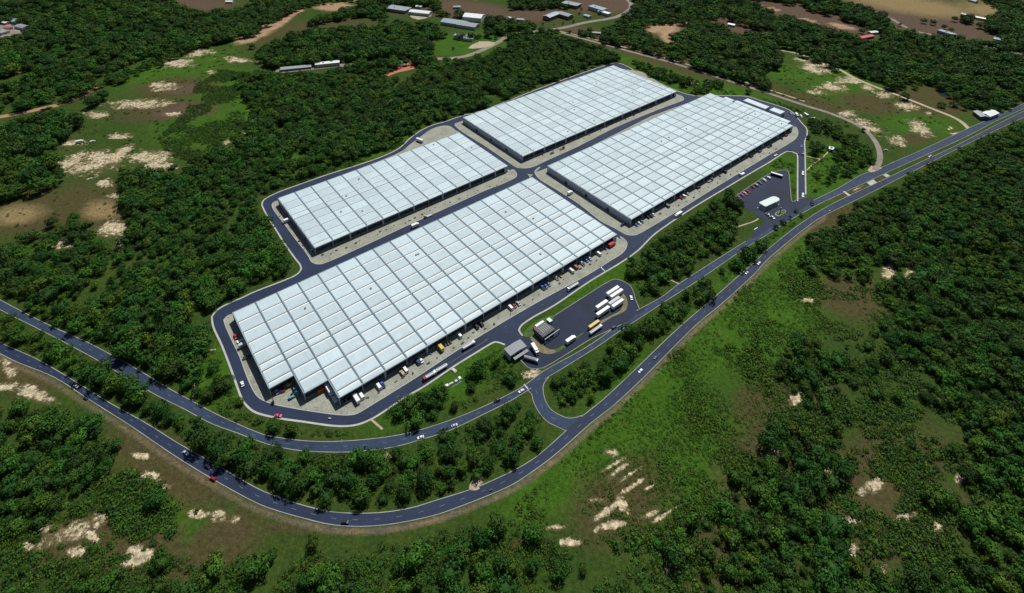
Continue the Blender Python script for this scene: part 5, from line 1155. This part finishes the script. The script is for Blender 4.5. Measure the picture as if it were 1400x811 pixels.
# the 300 that show largest are trees of their own; the rest are one woodland
size = scl*np.array([TREE_KINDS[i][2] for i in idx])/np.hypot(np.hypot(W[:, 0], W[:, 1]), CAM_H-5)
infr = (P[:, 0] > -5) & (P[:, 0] < 1405) & (P[:, 1] < 822) & (P[:, 1] > 5)
size[~infr] = 0
order = np.argsort(-size); solo = np.zeros(n, bool); solo[order[:296]] = True
ZT = {'far': ('distant leafy tree beyond the fields at the top', 'trees in the distant woods'), 'mid': ('leafy tree in the forest left of the warehouses', 'trees of the forest left of the warehouses'),
 'strip': ('rounded green tree in the wooded strip between the two parallel roads', 'trees between the two parallel roads'), 'site': ('bushy green tree on the grass beside the warehouse ring road', 'trees on the grass by the ring road'),
 'rail': ('small bushy tree near the curved gravel road', 'trees near the gravel road'), 'bottom_left': ('leafy tree in the lower left thicket beyond the lower road', 'trees of the lower left thicket'), 'right': ('rounded leafy tree in the dense bush below the lower road', 'trees of the bush below the lower road'), 'single': ('single green tree standing on open grass', 'single trees on the grass')}
for k in np.where(solo)[0]:
    cm, tm, r, ch = TREE_KINDS[idx[k]]; lb, gr = ZT[zname[k]]
    t = thing('tree', lb, 'tree', (W[k, 0], W[k, 1], 0), rot[k], gr); t.scale = (scl[k],)*3
    c = link('crown', cm, t); c.location.z = ch; link('trunk', tm, t)
rest = ~solo
scatter('woodland', np.c_[W[rest], np.zeros(rest.sum())], scl[rest], rot[rest], idx[rest], protos, 'dense dark green woodland covering the land around the warehouses', 'woodland')
print('trees', n, 'solo', solo.sum())
# --- low scrub
SCRUB = [([(215,190),(255,150),(265,120),(300,95),(345,100),(345,165),(330,195),(260,220),(230,212)], 0.85, 1.1),
 ([(1095,335),(1110,372),(1165,385),(1215,405),(1205,445),(1140,470),(1090,465),(1060,500),(1090,545),(1040,600),(1000,655),(980,690),(930,712),(880,735),(840,745),(790,758),(735,722),(700,702),(730,665),(790,612),(850,552),(910,492),(955,446),(1000,408),(1040,372)], 0.85, 0.95),
 ([(1000,640),(1100,560),(1160,430),(1400,300),(1400,830),(780,830),(900,740)], 0.55, 1.5), ([(560,745),(700,705),(780,760),(760,830),(340,830),(420,755)], 0.5, 1.2),
 ([(1030,440),(1110,372),(1205,430),(1145,470),(1105,545),(1065,620),(1005,700),(905,765),(840,748),(930,690),(1000,600)], 0.8, 1.5),
 ([(0,560),(160,610),(150,650),(240,690),(245,740),(180,800),(0,830)], 0.4, 1.3), ([(165,640),(215,650),(245,705),(235,735),(190,740),(150,720),(140,690)], 0.85, 1.5), ([(0,740),(120,745),(330,770),(340,830),(0,830)], 0.6, 1.3),
 ([(852,374),(905,322),(985,272),(1015,290),(995,332),(930,378),(905,390),(880,410)], 0.45, 1.3), ([(525,570),(560,545),(650,495),(690,475),(705,500),(720,512),(690,530),(640,556),(590,574),(540,590)], 0.6, 0.85), ([(535,560),(560,545),(625,535),(660,545),(590,574),(545,585)], 0.8, 1.4),
 ([(0,428),(137,499),(290,582),(412,621),(500,621),(662,572),(723,545),(745,580),(700,636),(560,687),(420,684),(245,598),(60,490),(0,459)], 0.3, 1.2), ([(752,525),(850,458),(1012,351),(1110,290),(1050,334),(930,440),(797,557),(760,556)], 0.35, 1.2),
 ([(280,440),(300,490),(330,560),(420,585),(500,592),(430,600),(340,585),(262,545),(270,500)], 0.3, 1.1), ([(1045,228),(1075,213),(1086,215),(1086,268),(1080,240),(1060,230)], 0.3, .8), ([(1103,180),(1130,170),(1190,200),(1190,225),(1110,265),(1103,240)], 0.12, 1.0), ([(860,85),(960,115),(1100,148),(1105,165),(1020,131),(930,124),(880,100)], 0.2, 1.0),
 ([(380,266),(560,195),(540,190),(430,230),(350,265)], 0.6, 1.3), ([(80,200),(200,100),(330,50),(380,60),(300,110),(220,200),(90,240)], 0.03, 1.0), ([(1050,90),(1110,85),(1300,165),(1200,220),(1050,125)], 0.03, 1.0), ([(170,240),(172,330),(140,330),(100,292),(0,340),(0,270),(90,240)], 0.05, 1.0)]
W2 = spaced(-700, 900, 165, 1150, 2.15, 0.45); P2 = Pn(W2)
ok = (P2[:, 0] > -40) & (P2[:, 0] < 1440) & (P2[:, 1] > 40) & (P2[:, 1] < 845); W2, P2 = W2[ok], P2[ok]
d2 = np.zeros(len(W2)); s2 = np.ones(len(W2)); c2 = lowfreq(W2, 0.16, 21); c3 = lowfreq(W2, 0.045, 5)
for poly, dn, sc in SCRUB:
    k = inpoly(P2, poly); d2[k] = np.maximum(d2[k], dn); s2[k] = sc
sandm = ell(P2, SAND); d2 *= (sandm < 0.55)
keep = RNG.uniform(size=len(W2)) < d2*(0.9+0.55*c2+0.35*c3)
W2, P2, s2 = W2[keep], P2[keep], s2[keep]
keep = off_roads(W2, 2.4); W2, s2 = W2[keep], s2[keep]
slope = inpoly(Pn(W2), SCRUB[1][0])
n2 = len(W2); i2 = np.where(slope | (RNG.uniform(size=n2) < 0.45), RNG.choice([0, 1, 4], n2), RNG.choice([2, 3], n2)); _ = np.where(RNG.uniform(size=n2) < 0.55, RNG.choice([0, 1, 4], n2), RNG.choice([2, 3], n2))
s2 = np.where(slope, s2*(0.80+0.25*lowfreq(W2, 0.08, 15)), s2)
scatter('scrub', np.c_[W2, np.zeros(n2)], s2*np.clip(RNG.normal(0.85, 0.25, n2), 0.4, 1.5), RNG.uniform(0, 6.28, n2), i2, scr_protos, 'low green scrub and bushes over the open ground', 'scrub')
print('scrub', n2)
